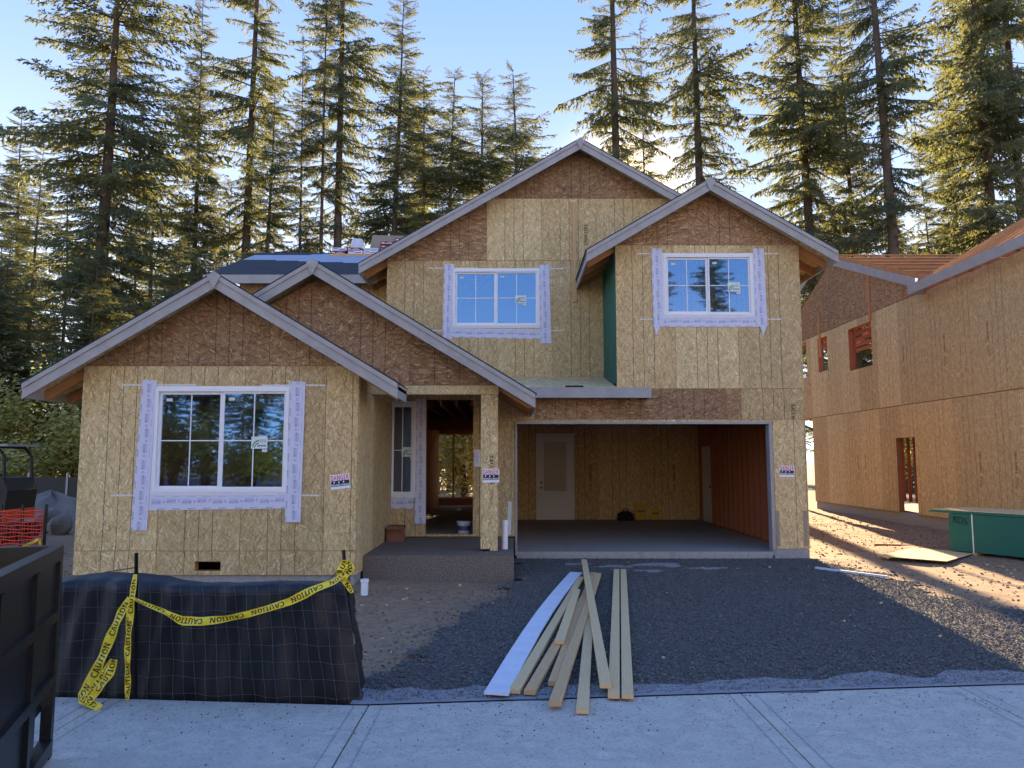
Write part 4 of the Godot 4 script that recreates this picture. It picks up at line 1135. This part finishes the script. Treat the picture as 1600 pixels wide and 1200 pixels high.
	ribbon("caution_tape", [V(-1.3, .9, 6.05), V(-1.25, .97, 6.08), V(-1.29, 1.02, 6.07), V(-1.33, .95, 6.04), V(-1.28, .86, 6.06), V(-1.24, .78, 6.09)], [.05, .06, .06, .06, .05, .03], "knot of yellow caution tape tied round the leaning end post")
func ribbon(called: String, pts: Array, wid: Array, label: String) -> void:
	var m := MB.new()
	var c := Curve3D.new()
	for i in pts.size():
		var t: Vector3 = (pts[mini(i + 1, pts.size() - 1)] - pts[maxi(i - 1, 0)]) / 6.0
		c.add_point(pts[i], -t, t)
	var L := c.get_baked_length()
	var n := pts.size() * 5
	var prev := []
	for i in n + 1:
		var t := float(i) / n
		var p := c.sample_baked(L * t)
		var q := c.sample_baked(minf(L, L * t + .01)) - c.sample_baked(maxf(0, L * t - .01))
		var f := t * (pts.size() - 1)
		var w: float = lerpf(wid[floori(f)], wid[mini(floori(f) + 1, wid.size() - 1)], f - floorf(f))
		var side := q.normalized().cross(Vector3(0, .25 + .3 * sin(t * 9), 1).normalized()).normalized()
		side = (side + Vector3(0, 0, .35 * sin(t * 23))).normalized()
		var mid := p + Vector3(0, 0, .012 * sin(t * 40))
		var now := [p - side * w / 2, mid, p + side * w / 2]
		if i > 0:
			for k in 2:
				var k0 := m.v.size()
				m.quad(prev[k], prev[k + 1], now[k + 1], now[k])
				var u0 := -L * (float(i - 1) / n) / .62; var u1 := -L * t / .62
				m.uv[k0] = Vector2(u0, 1 - k * .5); m.uv[k0 + 1] = Vector2(u0, .5 - k * .5); m.uv[k0 + 2] = Vector2(u1, .5 - k * .5); m.uv[k0 + 3] = Vector2(u1, 1 - k * .5)
		prev = now
	tag(put(called, m.mesh(), M.caution), label, "tape", "caution tape on the silt fence")
func build_site_things() -> void:
	# black steel trailer body at the kerb
	var t := thing("steel_trailer", "black steel trailer body with railed side at the pavement edge", "trailer")
	var A := V(-2.79, 0, 4.86)      # far corner of the side that shows
	var dir := Vector3(.335, 0, .94).normalized()   # towards the camera
	var bs := Basis(dir, Vector3.UP, dir.cross(Vector3.UP))   # x along the side, z outwards (right)
	var fr := Transform3D(bs, A)
	var bar := func(a: Vector3, b: Vector3, called: String) -> void:
		var m := MB.new(); m.bb(a * Vector3(1, 1, -1), b * Vector3(1, 1, -1))
		var o := put(called, m.mesh(), M.black_metal, t); o.transform = fr
	bar.call(Vector3(0, .02, -.06), Vector3(.075, 1.28, 0), "corner_post")
	bar.call(Vector3(.076, 1.2, -.062), Vector3(2.6, 1.28, .012), "top_rail")
	bar.call(Vector3(.076, .84, -.05), Vector3(2.6, .9, .01), "rail"); bar.call(Vector3(.076, .46, -.05), Vector3(2.6, .52, .01), "rail"); bar.call(Vector3(.076, .06, -.06), Vector3(2.6, .14, .012), "bottom_rail")
	bar.call(Vector3(.42, .14, -.03), Vector3(2.6, 1.2, -.018), "side_panel")
	bar.call(Vector3(.076, .53, -.031), Vector3(.419, 1.2, -.019), "side_panel")
	for x in [.62, 1.3, 2.0]: bar.call(Vector3(x, .141, -.052), Vector3(x + .06, 1.19, .008), "stake")
	bar.call(Vector3(-.001, 1.19, -1.9), Vector3(.07, 1.279, -.061), "end_rail"); bar.call(Vector3(.02, .3, -1.9), Vector3(.04, 1.189, -.061), "end_panel"); bar.call(Vector3(0, .02, -1.97), Vector3(.075, 1.28, -1.901), "corner_post")
	bar.call(Vector3(.05, .3, -1.9), Vector3(2.6, .34, -.064), "floor_plate"); bar.call(Vector3(.05, .3, -1.98), Vector3(2.6, 1.28, -1.93), "far_panel")
	for z in [.55, 1.8]:
		var m := MB.new(); m.tube([Vector3(1.6, .16, z), Vector3(1.6, .16, z - .2)], [.28, .28], 24); put("wheel", m.mesh(), M.rubber, t).transform = Transform3D(bs, A + Vector3(0, .0, 0))
	# mini excavator
	var e := thing("mini_excavator", "orange and black mini excavator parked beyond the front wing", "excavator", "", V(-11.7, 0, 17.4))
	for s in [-1, 1]:
		var m := MB.new()
		m.slab(PackedVector2Array([Vector2(-.75, .08), Vector2(-.6, 0), Vector2(.6, 0), Vector2(.75, .08), Vector2(.8, .24), Vector2(.7, .4), Vector2(-.7, .4), Vector2(-.8, .24)]), Transform3D(Basis.IDENTITY, Vector3(0, 0, s * .5)), -.13, .13); put("track", m.mesh(), M.rubber, e)
	var eb := func(a: Vector3, b: Vector3, mm: Material, called: String) -> void:
		var m := MB.new(); m.bb(a, b); put(called, m.mesh(), mm, e)
	eb.call(Vector3(-.5, .2, -.36), Vector3(.5, .44, .36), M.steel, "undercarriage")
	eb.call(Vector3(-.7, .5, -.55), Vector3(.68, .74, .56), M.orange, "deck")
	var hood := MB.new(); hood.slab(PackedVector2Array([Vector2(.1, .741), Vector2(.68, .741), Vector2(.72, 1.15), Vector2(.6, 1.42), Vector2(.15, 1.45)]), Transform3D.IDENTITY, -.52, .54); put("engine_hood", hood.mesh(), M.black_plastic, e)
	eb.call(Vector3(-.2, .741, -.25), Vector3(.09, 1.0, .25), M.black_plastic, "seat"); eb.call(Vector3(.0, 1.0, -.24), Vector3(.09, 1.5, .24), M.black_plastic, "seat_back")
	for s in [-1, 1]:
		var m := MB.new(); m.tube([Vector3(.6, 1.4, s * .48), Vector3(.56, 1.9, s * .48), Vector3(.4, 2.1, s * .48), Vector3(-.5, 2.13, s * .48)], [.035, .035, .035, .03], 8); put("canopy_post", m.mesh(), M.black_plastic, e)
		m = MB.new(); m.tube([Vector3(-.48, .74, s * .48), Vector3(-.42, 2.1, s * .48)], [.035, .035], 8); put("canopy_post", m.mesh(), M.black_plastic, e)
		m = MB.new(); m.tube([Vector3(-.4, .74, s * .2), Vector3(-.42, 1.2, s * .2)], [.02, .015], 6); put("lever", m.mesh(), M.black_plastic, e)
	eb.call(Vector3(-.62, 2.12, -.58), Vector3(.68, 2.17, .58), M.grey_plastic, "canopy_roof")
	var lamp := MB.new(); lamp.tube([Vector3(.45, 1.15, .541), Vector3(.45, 1.15, .57)], [.11, .1], 16); put("side_cap", lamp.mesh(), M.grey_plastic, e)
	var bm := MB.new(); bm.beam(Vector3(-.7, .75, 0), Vector3(-1.5, 2.0, 0), .2, .22); bm.beam(Vector3(-1.5, 2.0, 0), Vector3(-2.4, 1.1, 0), .16, .18); put("boom", bm.mesh(), M.orange, e)
	var bk := MB.new(); bk.slab(PackedVector2Array([Vector2(-2.6, 1.15), Vector2(-2.25, 1.15), Vector2(-2.3, .7), Vector2(-2.55, .6), Vector2(-2.8, .8)]), Transform3D.IDENTITY, -.25, .25); put("bucket", bk.mesh(), M.black_metal, e)
	# orange net
	var nf := thing("orange_net_fence", "bright orange plastic net fence beside the excavator", "fence")
	var nm := MB.new()
	for k in 15:
		var x := -9.98 + k * .058
		nm.tube([V(x, .04, 15.2 + .02 * sin(k * 2)), V(x + .01, .42, 15.2 + .02 * sin(k * 2 + 1)), V(x, .84, 15.2)], [.006, .006, .006], 4, false)
	for j in 12:
		var pts := []; var rd := []
		for k in 8: pts.append(V(-10.0 + k * .12, .05 + j * .07 + .012 * sin(k * 1.7 + j * 2.1), 15.19 + .02 * sin(k + j))); rd.append(.012)
		nm.tube(pts, rd, 4, false)
	put("net", nm.mesh(), M.net, nf)
	for x in [-10.02, -9.6, -9.14]:
		var p := MB.new(); p.beam(V(x, -.1, 15.24), V(x, .95, 15.24), .04, .04, Vector3.BACK); put("post", p.mesh(), M.black_metal, nf)
	ribbon("caution_tape", [V(-9.8, .04, 15.1), V(-9.55, .1, 15.1), V(-9.3, .22, 15.1), V(-9.16, .3, 15.12), V(-9.14, .06, 15.1)], [.04, .05, .05, .05, .04], "yellow caution tape tied to the orange net fence")
	# spoil heap, boulders, screen
	var hp := MB.new()
	var hn := 18
	var H := func(i: int, j: int) -> Vector3:
		var a := TAU * i / hn; var r := j / 7.0
		var k := 1.0 + .2 * sin(a * 3) + .1 * sin(a * 7)
		return V(-13.4 + cos(a) * 2.6 * r * k, -.1 + .95 * pow(1 - r, .8) * (1 + .14 * sin(a * 5 + r * 9)), 22.5 + sin(a) * 1.8 * r * k)
	for i in hn:
		for j in 7: hp.quad(H.call(i, j + 1), H.call(i, j), H.call(i + 1, j), H.call(i + 1, j + 1))
	tag(put("spoil_heap", hp.smooth(), M.rock), "grey heap of spoil behind the orange net fence", "dirt heap")
	for q in [[-11.4, 19.6, .34], [-12.1, 20.2, .42], [-10.9, 20.3, .26]]:
		var sp := SphereMesh.new(); sp.radial_segments = 14; sp.rings = 8; sp.radius = q[2]; sp.height = q[2] * 1.5
		var arr := sp.get_mesh_arrays(); var vs: PackedVector3Array = arr[Mesh.ARRAY_VERTEX]
		for k in vs.size(): vs[k] *= 1.0 + .16 * sin(vs[k].x * 11 + q[0]) + .12 * cos(vs[k].z * 13 + vs[k].y * 9)
		var a2 := []; a2.resize(Mesh.ARRAY_MAX); a2[Mesh.ARRAY_VERTEX] = vs; a2[Mesh.ARRAY_INDEX] = arr[Mesh.ARRAY_INDEX]
		var am := ArrayMesh.new(); am.add_surface_from_arrays(Mesh.PRIMITIVE_TRIANGLES, a2)
		var o := put("boulder", am, M.rock); o.position = V(q[0], q[2] * .5, q[1])
		tag(o, "grey boulder lying at the foot of the spoil heap", "boulder", "boulders by the heap")
	var sc := thing("dark_screen_fence", "dark mesh screen fence behind the spoil heap", "fence")
	for k in 3:
		var p := MB.new(); p.bb(V(-16.2 + k * 1.3, .2, 26.0), V(-14.96 + k * 1.3, 1.25, 26.03)); put("panel", p.mesh(), M.black_plastic, sc)
		var q := MB.new(); q.bb(V(-16.28 + k * 1.3, -.1, 25.98), V(-16.21 + k * 1.3, 1.4, 26.05)); put("post", q.mesh(), M.steel, sc)

# ------------------------------------------------------------------ trees
var needle_v := []
func make_branch(sd: int) -> PackedVector3Array:
	# one fir branch of unit length along x: twigs in two ranks, each fringed with hanging needle sprays; kites of two triangles
	var r := RandomNumberGenerator.new(); r.seed = sd
	var out := PackedVector3Array()
	var x := .1
	while x < 1.0:
		for s in [-1, 1]:
			if r.randf() < .12: continue
			var base := Vector3(x, -.1 * x * x + .05 * x * x * x, 0)
			var L := (.34 * (1.02 - x) + .09) * r.randf_range(.6, 1.15)
			var a := r.randf_range(.6, 1.05)
			var dir := Vector3(cos(a), r.randf_range(-.62, -.02), s * sin(a)).normalized()
			var m := int(7 + L * 42)
			for k in m:
				var t := (k + r.randf()) / m
				var p := base + dir * L * t + Vector3(0, -.1 * L * t * t, 0)
				var side := Vector3(r.randf_range(-1, 1), r.randf_range(-1.5, .25), r.randf_range(-1, 1)).normalized()
				var d := (dir * .8 + side * .75).normalized()
				var l := r.randf_range(.05, .095)
				var w := r.randf_range(.008, .0145)
				var q := d.cross(Vector3(r.randf_range(-1, 1), r.randf_range(-1, 1), r.randf_range(-1, 1))).normalized() * w
				var mid := p + d * l * .45
				out.append_array(PackedVector3Array([p, mid + q, p + d * l, p, p + d * l, mid - q]))
		x += r.randf_range(.05, .085)
	return out
# returns [trunk mesh, crown mesh]
func make_fir(sd: int, H: float, r0: float, base: float, Lmax: float, dens: float, ragged: float) -> Array:
	var r := RandomNumberGenerator.new(); r.seed = sd
	var wood := MB.new()
	var pts := []; var rad := []
	var sx := r.randf_range(-.3, .3); var sz := r.randf_range(-.3, .3)
	for k in 10:
		var t := k / 9.0
		pts.append(Vector3(sx * sin(t * 4 + sd), H * t - .3, sz * sin(t * 3))); rad.append(maxf(.015, r0 * (1.0 - t * .97) * (1.25 if k == 0 else 1.0)))
	wood.tube(pts, rad, 10)
	var crown := PackedVector3Array()
	var y := H * base
	var gap := 0.0
	while y < H - .3:
		var t := (y - H * base) / (H * (1 - base))
		var prof := pow(1.0 - t, .46) * minf(1.0, .5 + 1.8 * t) * (1.0 + .22 * sin(y * .9 + sd * 2.0))
		var n := int(round(r.randf_range(5.2, 8.0) * dens))
		var axis := Vector3(sx * sin((y + .3) / H * 4 + sd), y, sz * sin((y + .3) / H * 3))
		for k in n:
			if r.randf() < ragged * .4 * (1.2 - t): continue
			var a := r.randf() * TAU
			var L := maxf(.5, Lmax * prof * r.randf_range(.42, 1.2))
			if r.randf() < .06: L *= 1.25
			var pitch := lerpf(-.42, .42, t) + r.randfn(0, .17)
			var b := Basis(Vector3.UP, a) * Basis(Vector3.BACK, pitch) * Basis(Vector3.RIGHT, r.randfn(0, .25))
			var o := axis + Vector3(0, r.randf_range(-.4, .4), 0)
			var tw: PackedVector3Array = needle_v[r.randi() % needle_v.size()]
			var sc := Vector3(L, L * r.randf_range(.8, 1.1), L * r.randf_range(.75, 1.05))
			if t > .3 or r.randf() > .22 - t * .5: crown.append_array(Transform3D(b.scaled_local(sc), o) * tw)
			var e := b * Vector3(L * .93, -.05 * L, 0)
			wood.tube([o, o + b * Vector3(L * .5, -.02 * L, 0), o + e], [maxf(.012, .016 * L * .8), .009 * L, .004], 4, false)
		y += r.randf_range(.32, .6) * (1.0 if H > 20 else .75)
	# dead stubs on the bare trunk
	for k in int(H * base * 1.0):
		var yy := r.randf_range(H * .12, H * base)
		var a := r.randf() * TAU
		var L := r.randf_range(.3, 1.6)
		var o := Vector3(0, yy, 0)
		wood.tube([o, o + Vector3(cos(a) * L, r.randf_range(-.3, .1), sin(a) * L)], [.02, .006], 4, false)
	var arr := []; arr.resize(Mesh.ARRAY_MAX); arr[Mesh.ARRAY_VERTEX] = crown
	var cm := ArrayMesh.new(); cm.add_surface_from_arrays(Mesh.PRIMITIVE_TRIANGLES, arr)
	return [wood.mesh(), cm]
func make_bush(sd: int, rx: float, ry: float, leaves: int, size: float) -> Array:
	var r := RandomNumberGenerator.new(); r.seed = sd
	var wood := MB.new()
	var out := PackedVector3Array()
	var tips := []
	for k in 16:
		var a := r.randf() * TAU
		var e := Vector3(cos(a) * rx * r.randf_range(.2, .9), ry * r.randf_range(.35, 1.0), sin(a) * rx * r.randf_range(.2, .9))
		var mid := Vector3(e.x * .3, e.y * .55, e.z * .3)
		wood.tube([Vector3(e.x * .05, -.1, e.z * .05), mid, e], [.05, .03, .008], 5, false)
		tips.append(e); tips.append(mid.lerp(e, .6)); tips.append(mid.lerp(e, .25))
	for k in leaves:
		var c: Vector3 = tips[r.randi() % tips.size()]
		var p := c + Vector3(r.randfn(0, rx * .2), r.randfn(0, ry * .12), r.randfn(0, rx * .2))
		p.y = maxf(p.y, .05)
		var d := Vector3(r.randf_range(-1, 1), r.randf_range(-.7, .4), r.randf_range(-1, 1)).normalized()
		var q := d.cross(Vector3(r.randf_range(-1, 1), 1, r.randf_range(-1, 1))).normalized()
		var l := size * r.randf_range(.6, 1.3)
		out.append_array(PackedVector3Array([p, p + d * l * .5 + q * l * .36, p + d * l, p, p + d * l, p + d * l * .5 - q * l * .36]))
	var arr := []; arr.resize(Mesh.ARRAY_MAX); arr[Mesh.ARRAY_VERTEX] = out
	var cm := ArrayMesh.new(); cm.add_surface_from_arrays(Mesh.PRIMITIVE_TRIANGLES, arr)
	return [wood.mesh(), cm]
func plant(called: String, kind: Array, at: Vector3, scale: Vector3, turn: float, m: Material, label: String, cat: String, grp: String, lean := 0.0) -> void:
	var o := thing(called, label, cat, grp, at)
	o.basis = (Basis(Vector3.BACK, lean) * Basis(Vector3.UP, turn)).scaled_local(scale)
	put("trunk" if called != "shrub" else "stems", kind[0], M.bark, o)
	put("crown" if called != "shrub" else "foliage", kind[1], m, o)
func build_trees() -> void:
	for k in 5: needle_v.append(make_branch(100 + k))
	var K := {
		"big": make_fir(1, 38, .36, .3, 3.4, 1.0, .6), "big2": make_fir(2, 36, .36, .22, 4.0, 1.0, .5), "bare": make_fir(3, 37, .34, .36, 3.0, .95, .7),
		"full": make_fir(4, 28, .26, .12, 2.9, 1.25, .25), "full2": make_fir(5, 24, .2, .1, 2.5, 1.2, .3), "thin": make_fir(6, 22, .13, .2, 1.9, .85, .5), "thin2": make_fir(7, 30, .17, .35, 1.9, .8, .6)}
	var N: Array = M.needles
	var g := "firs standing behind the houses"
	# [kind, x, d, height scale, label, lean, needle tone, width scale]
	var T := [
		["full", -14.4, 44.0, .9, "fir with loose golden-green boughs between the bare trunk and the slender bushy fir", 0.0, 1, .8],
		["thin2", 8.6, 49.0, 1.05, "thin fir half hidden between the two tall firs behind the upper gables", 0.0, 1, .9],
		["big2", -21.9, 40.0, 1.06, "tall leaning-crowned fir at the open left sky edge, with long ragged boughs", 0.0, 0, 1.15],
		["full", -19.6, 46.0, 1.12, "fir with full crown to its pointed top, next to the tall ragged fir", 0.0, 3, .95],
		["big", -16.2, 46.0, 1.2, "tall bare-trunked fir rising above the front wing gable peak", 0.0, 0, .9],
		["full2", -12.9, 45.0, 1.16, "slender bushy fir between two straight bare trunks", 0.0, 3, .85],
		["thin2", -11.4, 45.0, 1.15, "thin straight fir trunk with sparse short boughs above the shingle roof", 0.0, 1, 1.0],
		["bare", -10.6, 46.0, 1.2, "dark straight fir trunk rising directly over the shingle bundles", 0.0, 0, .95],
		["full", -7.2, 47.0, 1.16, "broad dense dark fir with thick foliage left of the main gable", 0.0, 2, 1.2],
		["full2", -5.4, 45.0, 1.07, "dense shorter fir leaning its boughs against the broad dense fir", 0.0, 3, 1.2],
		["full2", -3.6, 47.0, 1.12, "sparse fir with visible thin trunk above the main gable slope", 0.0, 1, 1.5],
		["full2", -1.95, 48.0, 1.13, "fir with rounded blunt top, first of a close pair above the main gable", 0.0, 2, 1.7],
		["full2", 0.0, 47.0, 1.12, "fir with pointed spreading top at the edge of the open sky gap", 0.0, 0, 1.8],
		["big", 6.1, 44.0, 1.16, "tall fir with spreading boughs right behind the main gable peak", 0.0, 0, .98],
		["bare", 11.4, 44.0, 1.1, "tall fir with clumped crown behind the upper bay gable peak", .01, 2, 1.05],
		["big2", 17.6, 43.5, 1.2, "tall fir with curving trunk behind the right eave of the upper bay", .02, 0, .95],
		["big", 20.6, 40.0, 1.15, "very thick-trunked fir behind the neighbouring gable", .02, 0, .95],
		["full", 21.2, 47.0, 1.15, "dense golden-green fir hugging the very thick-trunked fir", 0.0, 3, 1.0],
		["thin", 25.4, 45.5, 1.0, "small spindly fir standing above the open roof trusses", .015, 1, .9],
		["big2", 26.5, 41.0, 1.2, "thick fir rising behind the near roof slope of the neighbouring house", .015, 2, 1.0],
		["bare", 28.9, 42.0, 1.2, "thick dark fir standing next to the fir behind the near roof slope", .015, 0, 1.0],
		["full", 29.5, 50.0, 1.1, "dense fir filling the gap between the two thick firs on the right", 0.0, 3, 1.1],
		["full2", -27.8, 44.0, .86, "small fir with drooping boughs standing alone at the open sky edge", 0.0, 0, 1.0],
		["thin", -25.3, 42.0, .96, "slim fir beside the small drooping fir, above the front wing eave", 0.0, 1, 1.0],
		["full2", -22.6, 47.0, .98, "bushy fir half hidden behind the tall ragged fir", 0.0, 3, 1.0],
		["thin2", -18.4, 49.0, .68, "young thin fir between the ragged fir and the pointed fir", 0.0, 1, 1.1],
	]
	for i in T.size():
		var a: Array = T[i]
		plant("fir_tree", K[a[0]], V(a[1], -.1, a[2]), Vector3(a[7] * 1.14, a[3], a[7] * 1.14), i * 1.7, N[a[6]], a[4], "tree", g, a[5])
	# deeper rows that close the wood
	var far := [[-9.2, 53], [-14, 53], [-6.2, 54], [-21, 53], [23.5, 53], [-17.6, 54], [-11.8, 55], [-25, 55], [-2.9, 55], [26.8, 55], [32, 54], [20.2, 56], [-29, 54], [-36, 58], [-31, 62], [-26.5, 60], [-22, 64], [-17.5, 61], [-13, 66], [-9, 60], [-4.2, 65], [21.5, 63], [25, 62], [30, 58], [35, 64], [40, 60], [-33, 50], [34.5, 50], [38, 47], [-40, 52]]
	for i in far.size():
		var k: String = ["full2", "thin", "full", "full2"][i % 4]
		plant("fir_tree", K[k], V(far[i][0], -.1, far[i][1]), Vector3(1.1, .72 + .1 * (i % 3), 1.1), i * 2.1, N[(i * 3) % 4], "distant dark fir in the wood far behind the houses", "tree", "distant firs")
	var young := [[-14.8, 35, .5], [-16.9, 38, .56], [-19.2, 35, .5], [-21.4, 38, .6], [-23.6, 35, .5], [-26, 39, .58], [-28.5, 37, .5], [-12.6, 38, .5]]
	for i in young.size():
		plant("fir_tree", K["full2" if i % 2 else "full"], V(young[i][0], -.1, young[i][1]), Vector3(.95, young[i][2] * (1.0 if i % 2 else .85), .95), i * 1.1, N[2], "young dark fir branching down to the ground beyond the front wing", "tree", "young firs beyond the front wing")
	# the wood across the road, which the panes mirror
	for i in 40:
		var tall := i == 26 or i == 28 or i == 5
		var k: String = "full" if tall else ["full2", "full2", "full"][i % 3]
		plant("fir_tree", K[k], V(-38 + i * 1.95 + R(-.6, .6), -.1, -31 - (i * 7 % 5) * 2.0), Vector3(.85, .8, .85) if tall else Vector3(.75, .46 + .04 * (i % 4), .75) * R(.9, 1.1), i * 1.3, N[i % 4], "fir in the wood across the road from the house", "tree", "firs across the road")
	# undergrowth at the edge of the wood
	var B := [make_bush(1, 1.7, 3.4, 3600, .17), make_bush(2, 2.2, 2.4, 3600, .17), make_bush(3, 1.5, 5.2, 4200, .19)]
	var us := [[-14.5, 30, 2, 0], [-17.5, 31, 0, 1], [-20.5, 31, 2, 0], [-19, 28, 1, 0], [-23, 30, 2, 2], [-15.8, 34, 2, 1], [-12, 33, 0, 0], [-8, 31, 2, 0], [-4.5, 30, 0, 1], [-1.8, 29, 2, 0], [-.2, 32, 2, 2], [2.5, 31, 0, 1], [6.2, 36, 0, 0], [17.5, 36, 2, 2], [20, 36, 0, 0], [-26, 33, 2, 1], [-28, 36, 2, 2], [-3.4, 33.5, 2, 1], [-24.5, 37, 2, 0], [-18.3, 37, 2, 2], [-21.6, 36, 2, 1]]
	for i in us.size():
		plant("shrub", B[us[i][2]], V(us[i][0], -.05, us[i][1]), Vector3.ONE * R(.9, 1.3), i * .9, M.leaves[us[i][3]], ["yellow-green leafy shrub at the edge of the wood", "golden leafy shrub at the edge of the wood", "dark green leafy shrub at the edge of the wood"][us[i][3]], "shrub", ["yellow-green shrubs", "golden shrubs", "dark green shrubs"][us[i][3]])
	for i in 18:
		plant("shrub", B[i % 3], V(-34 + i * 4.0, -.05, -27 - (i % 3) * 2), Vector3(1.5, 1.3, 1.5) * R(.9, 1.2), i * 1.9, M.leaves[i % 3], "leafy shrub in the verge across the road", "shrub", "shrubs across the road")

func far_house(x: float, d: float, w: float, label: String, col: Color, trim: Color) -> void:
	# stands across the road and looks back at the building site, so it is built turned round
	var h := thing("finished_house", label, "house", "", V(x, -.1, d)); h.rotation.y = PI
	var siding := mat(col, .8); var tr := mat(trim, .6); var dk := 11.0
	var b := MB.new()
	b.slab(PackedVector2Array([Vector2(-w / 2, 0), Vector2(w / 2, 0), Vector2(w / 2, 5.4), Vector2(0, 5.4 + w * .27), Vector2(-w / 2, 5.4)]), Transform3D.IDENTITY, -dk, 0.0); put("wall", b.mesh(), siding, h)
	for y in 22:
		var l := MB.new(); l.bb(Vector3(-w / 2, .2 + y * .24, .001), Vector3(w / 2, .425 + y * .24, .014)); put("siding_board", l.mesh(), siding, h)
	for s in [-1, 1]:
		var r := MB.new(); r.slab(PackedVector2Array([Vector2(0, 5.6 + w * .27), Vector2(s * (w / 2 + .5), 5.33), Vector2(s * (w / 2 + .5), 5.18), Vector2(0, 5.45 + w * .27)]), Transform3D.IDENTITY, -dk - .4, .45); put("roof", r.mesh(), M.shingle, h)
		var wn := group_node("window", h)
		var f := MB.new(); ring(f, Transform3D.IDENTITY, s * w * .26 - .8, 3.5, s * w * .26 + .8, 4.8, .1, .015, .06); put("frame", f.mesh(), tr, wn)
		var p := MB.new(); p.bb(Vector3(s * w * .26 - .7, 3.6, .02), Vector3(s * w * .26 + .7, 4.7, .03)); put("pane", p.mesh(), M.rubber, wn)
	for k in 4:
		var g := MB.new(); g.bb(Vector3(-w * .42, .1 + k * .56, .02), Vector3(-w * .42 + 4.8, .64 + k * .56, .05)); put("garage_door_panel", g.mesh(), tr, h)
	var dr := MB.new(); dr.bb(Vector3(w * .26, .2, .02), Vector3(w * .26 + .95, 2.3, .06)); put("door", dr.mesh(), M.card, h)

func _ready() -> void:
	rng.seed = 7
	var cam := Camera3D.new(); cam.name = "camera"; add_child(cam)
	cam.position = Vector3(0, 1.8, 0); cam.rotation.x = atan(.1); cam.fov = 53.13; cam.far = 1200; cam.near = .05; cam.current = true
	var env := Environment.new()
	env.background_mode = Environment.BG_SKY
	var sky := ProceduralSkyMaterial.new()
	sky.sky_top_color = lin(.05, .116, .29); sky.sky_horizon_color = lin(.57, .61, .66); sky.sky_curve = .2
	sky.ground_bottom_color = lin(.1, .09, .08); sky.ground_horizon_color = lin(.3, .3, .32)
	sky.sun_angle_max = 20.0; sky.sun_curve = .085
	env.sky = Sky.new(); env.sky.sky_material = sky
	env.tonemap_mode = Environment.TONE_MAPPER_LINEAR; env.tonemap_exposure = 3.95
	env.sdfgi_enabled = true; env.ssao_enabled = true; env.ssil_enabled = true
	var we := WorldEnvironment.new(); we.name = "world_environment"; we.environment = env; add_child(we)
	var sun := DirectionalLight3D.new(); sun.name = "sun"; add_child(sun)
	sun.light_energy = 1.6; sun.light_color = Color(1, .87, .68); sun.light_angular_distance = .5; sun.shadow_enabled = true
	var az := deg_to_rad(8.5); var el := deg_to_rad(19.5)
	sun.look_at_from_position(Vector3.ZERO, -Vector3(sin(az) * cos(el), sin(el), -cos(az) * cos(el)))
	make_materials()
	print("materials ", Time.get_ticks_msec())
	build_ground(); build_house(); build_neighbour()
	print("houses ", Time.get_ticks_msec())
	build_trees()
	print("trees ", Time.get_ticks_msec())
	far_house(-33, -22, 11, "finished white house with dark roof across the road, beside the tall firs", Color8(226, 220, 208), Color8(236, 234, 228))
	far_house(-5, -21, 11, "finished cream house across the road facing the building site", Color8(224, 208, 180), Color8(236, 232, 222))
	far_house(8.5, -21, 12, "finished pale grey house across the road next to the cream one", Color8(206, 202, 194), Color8(236, 234, 230))
	far_house(23, -22, 12, "finished buff house across the road at the end of the row", Color8(220, 198, 164), Color8(234, 230, 220))
	roof_load(); build_lumber(); build_small(); build_site_things()
	print("done ", Time.get_ticks_msec())
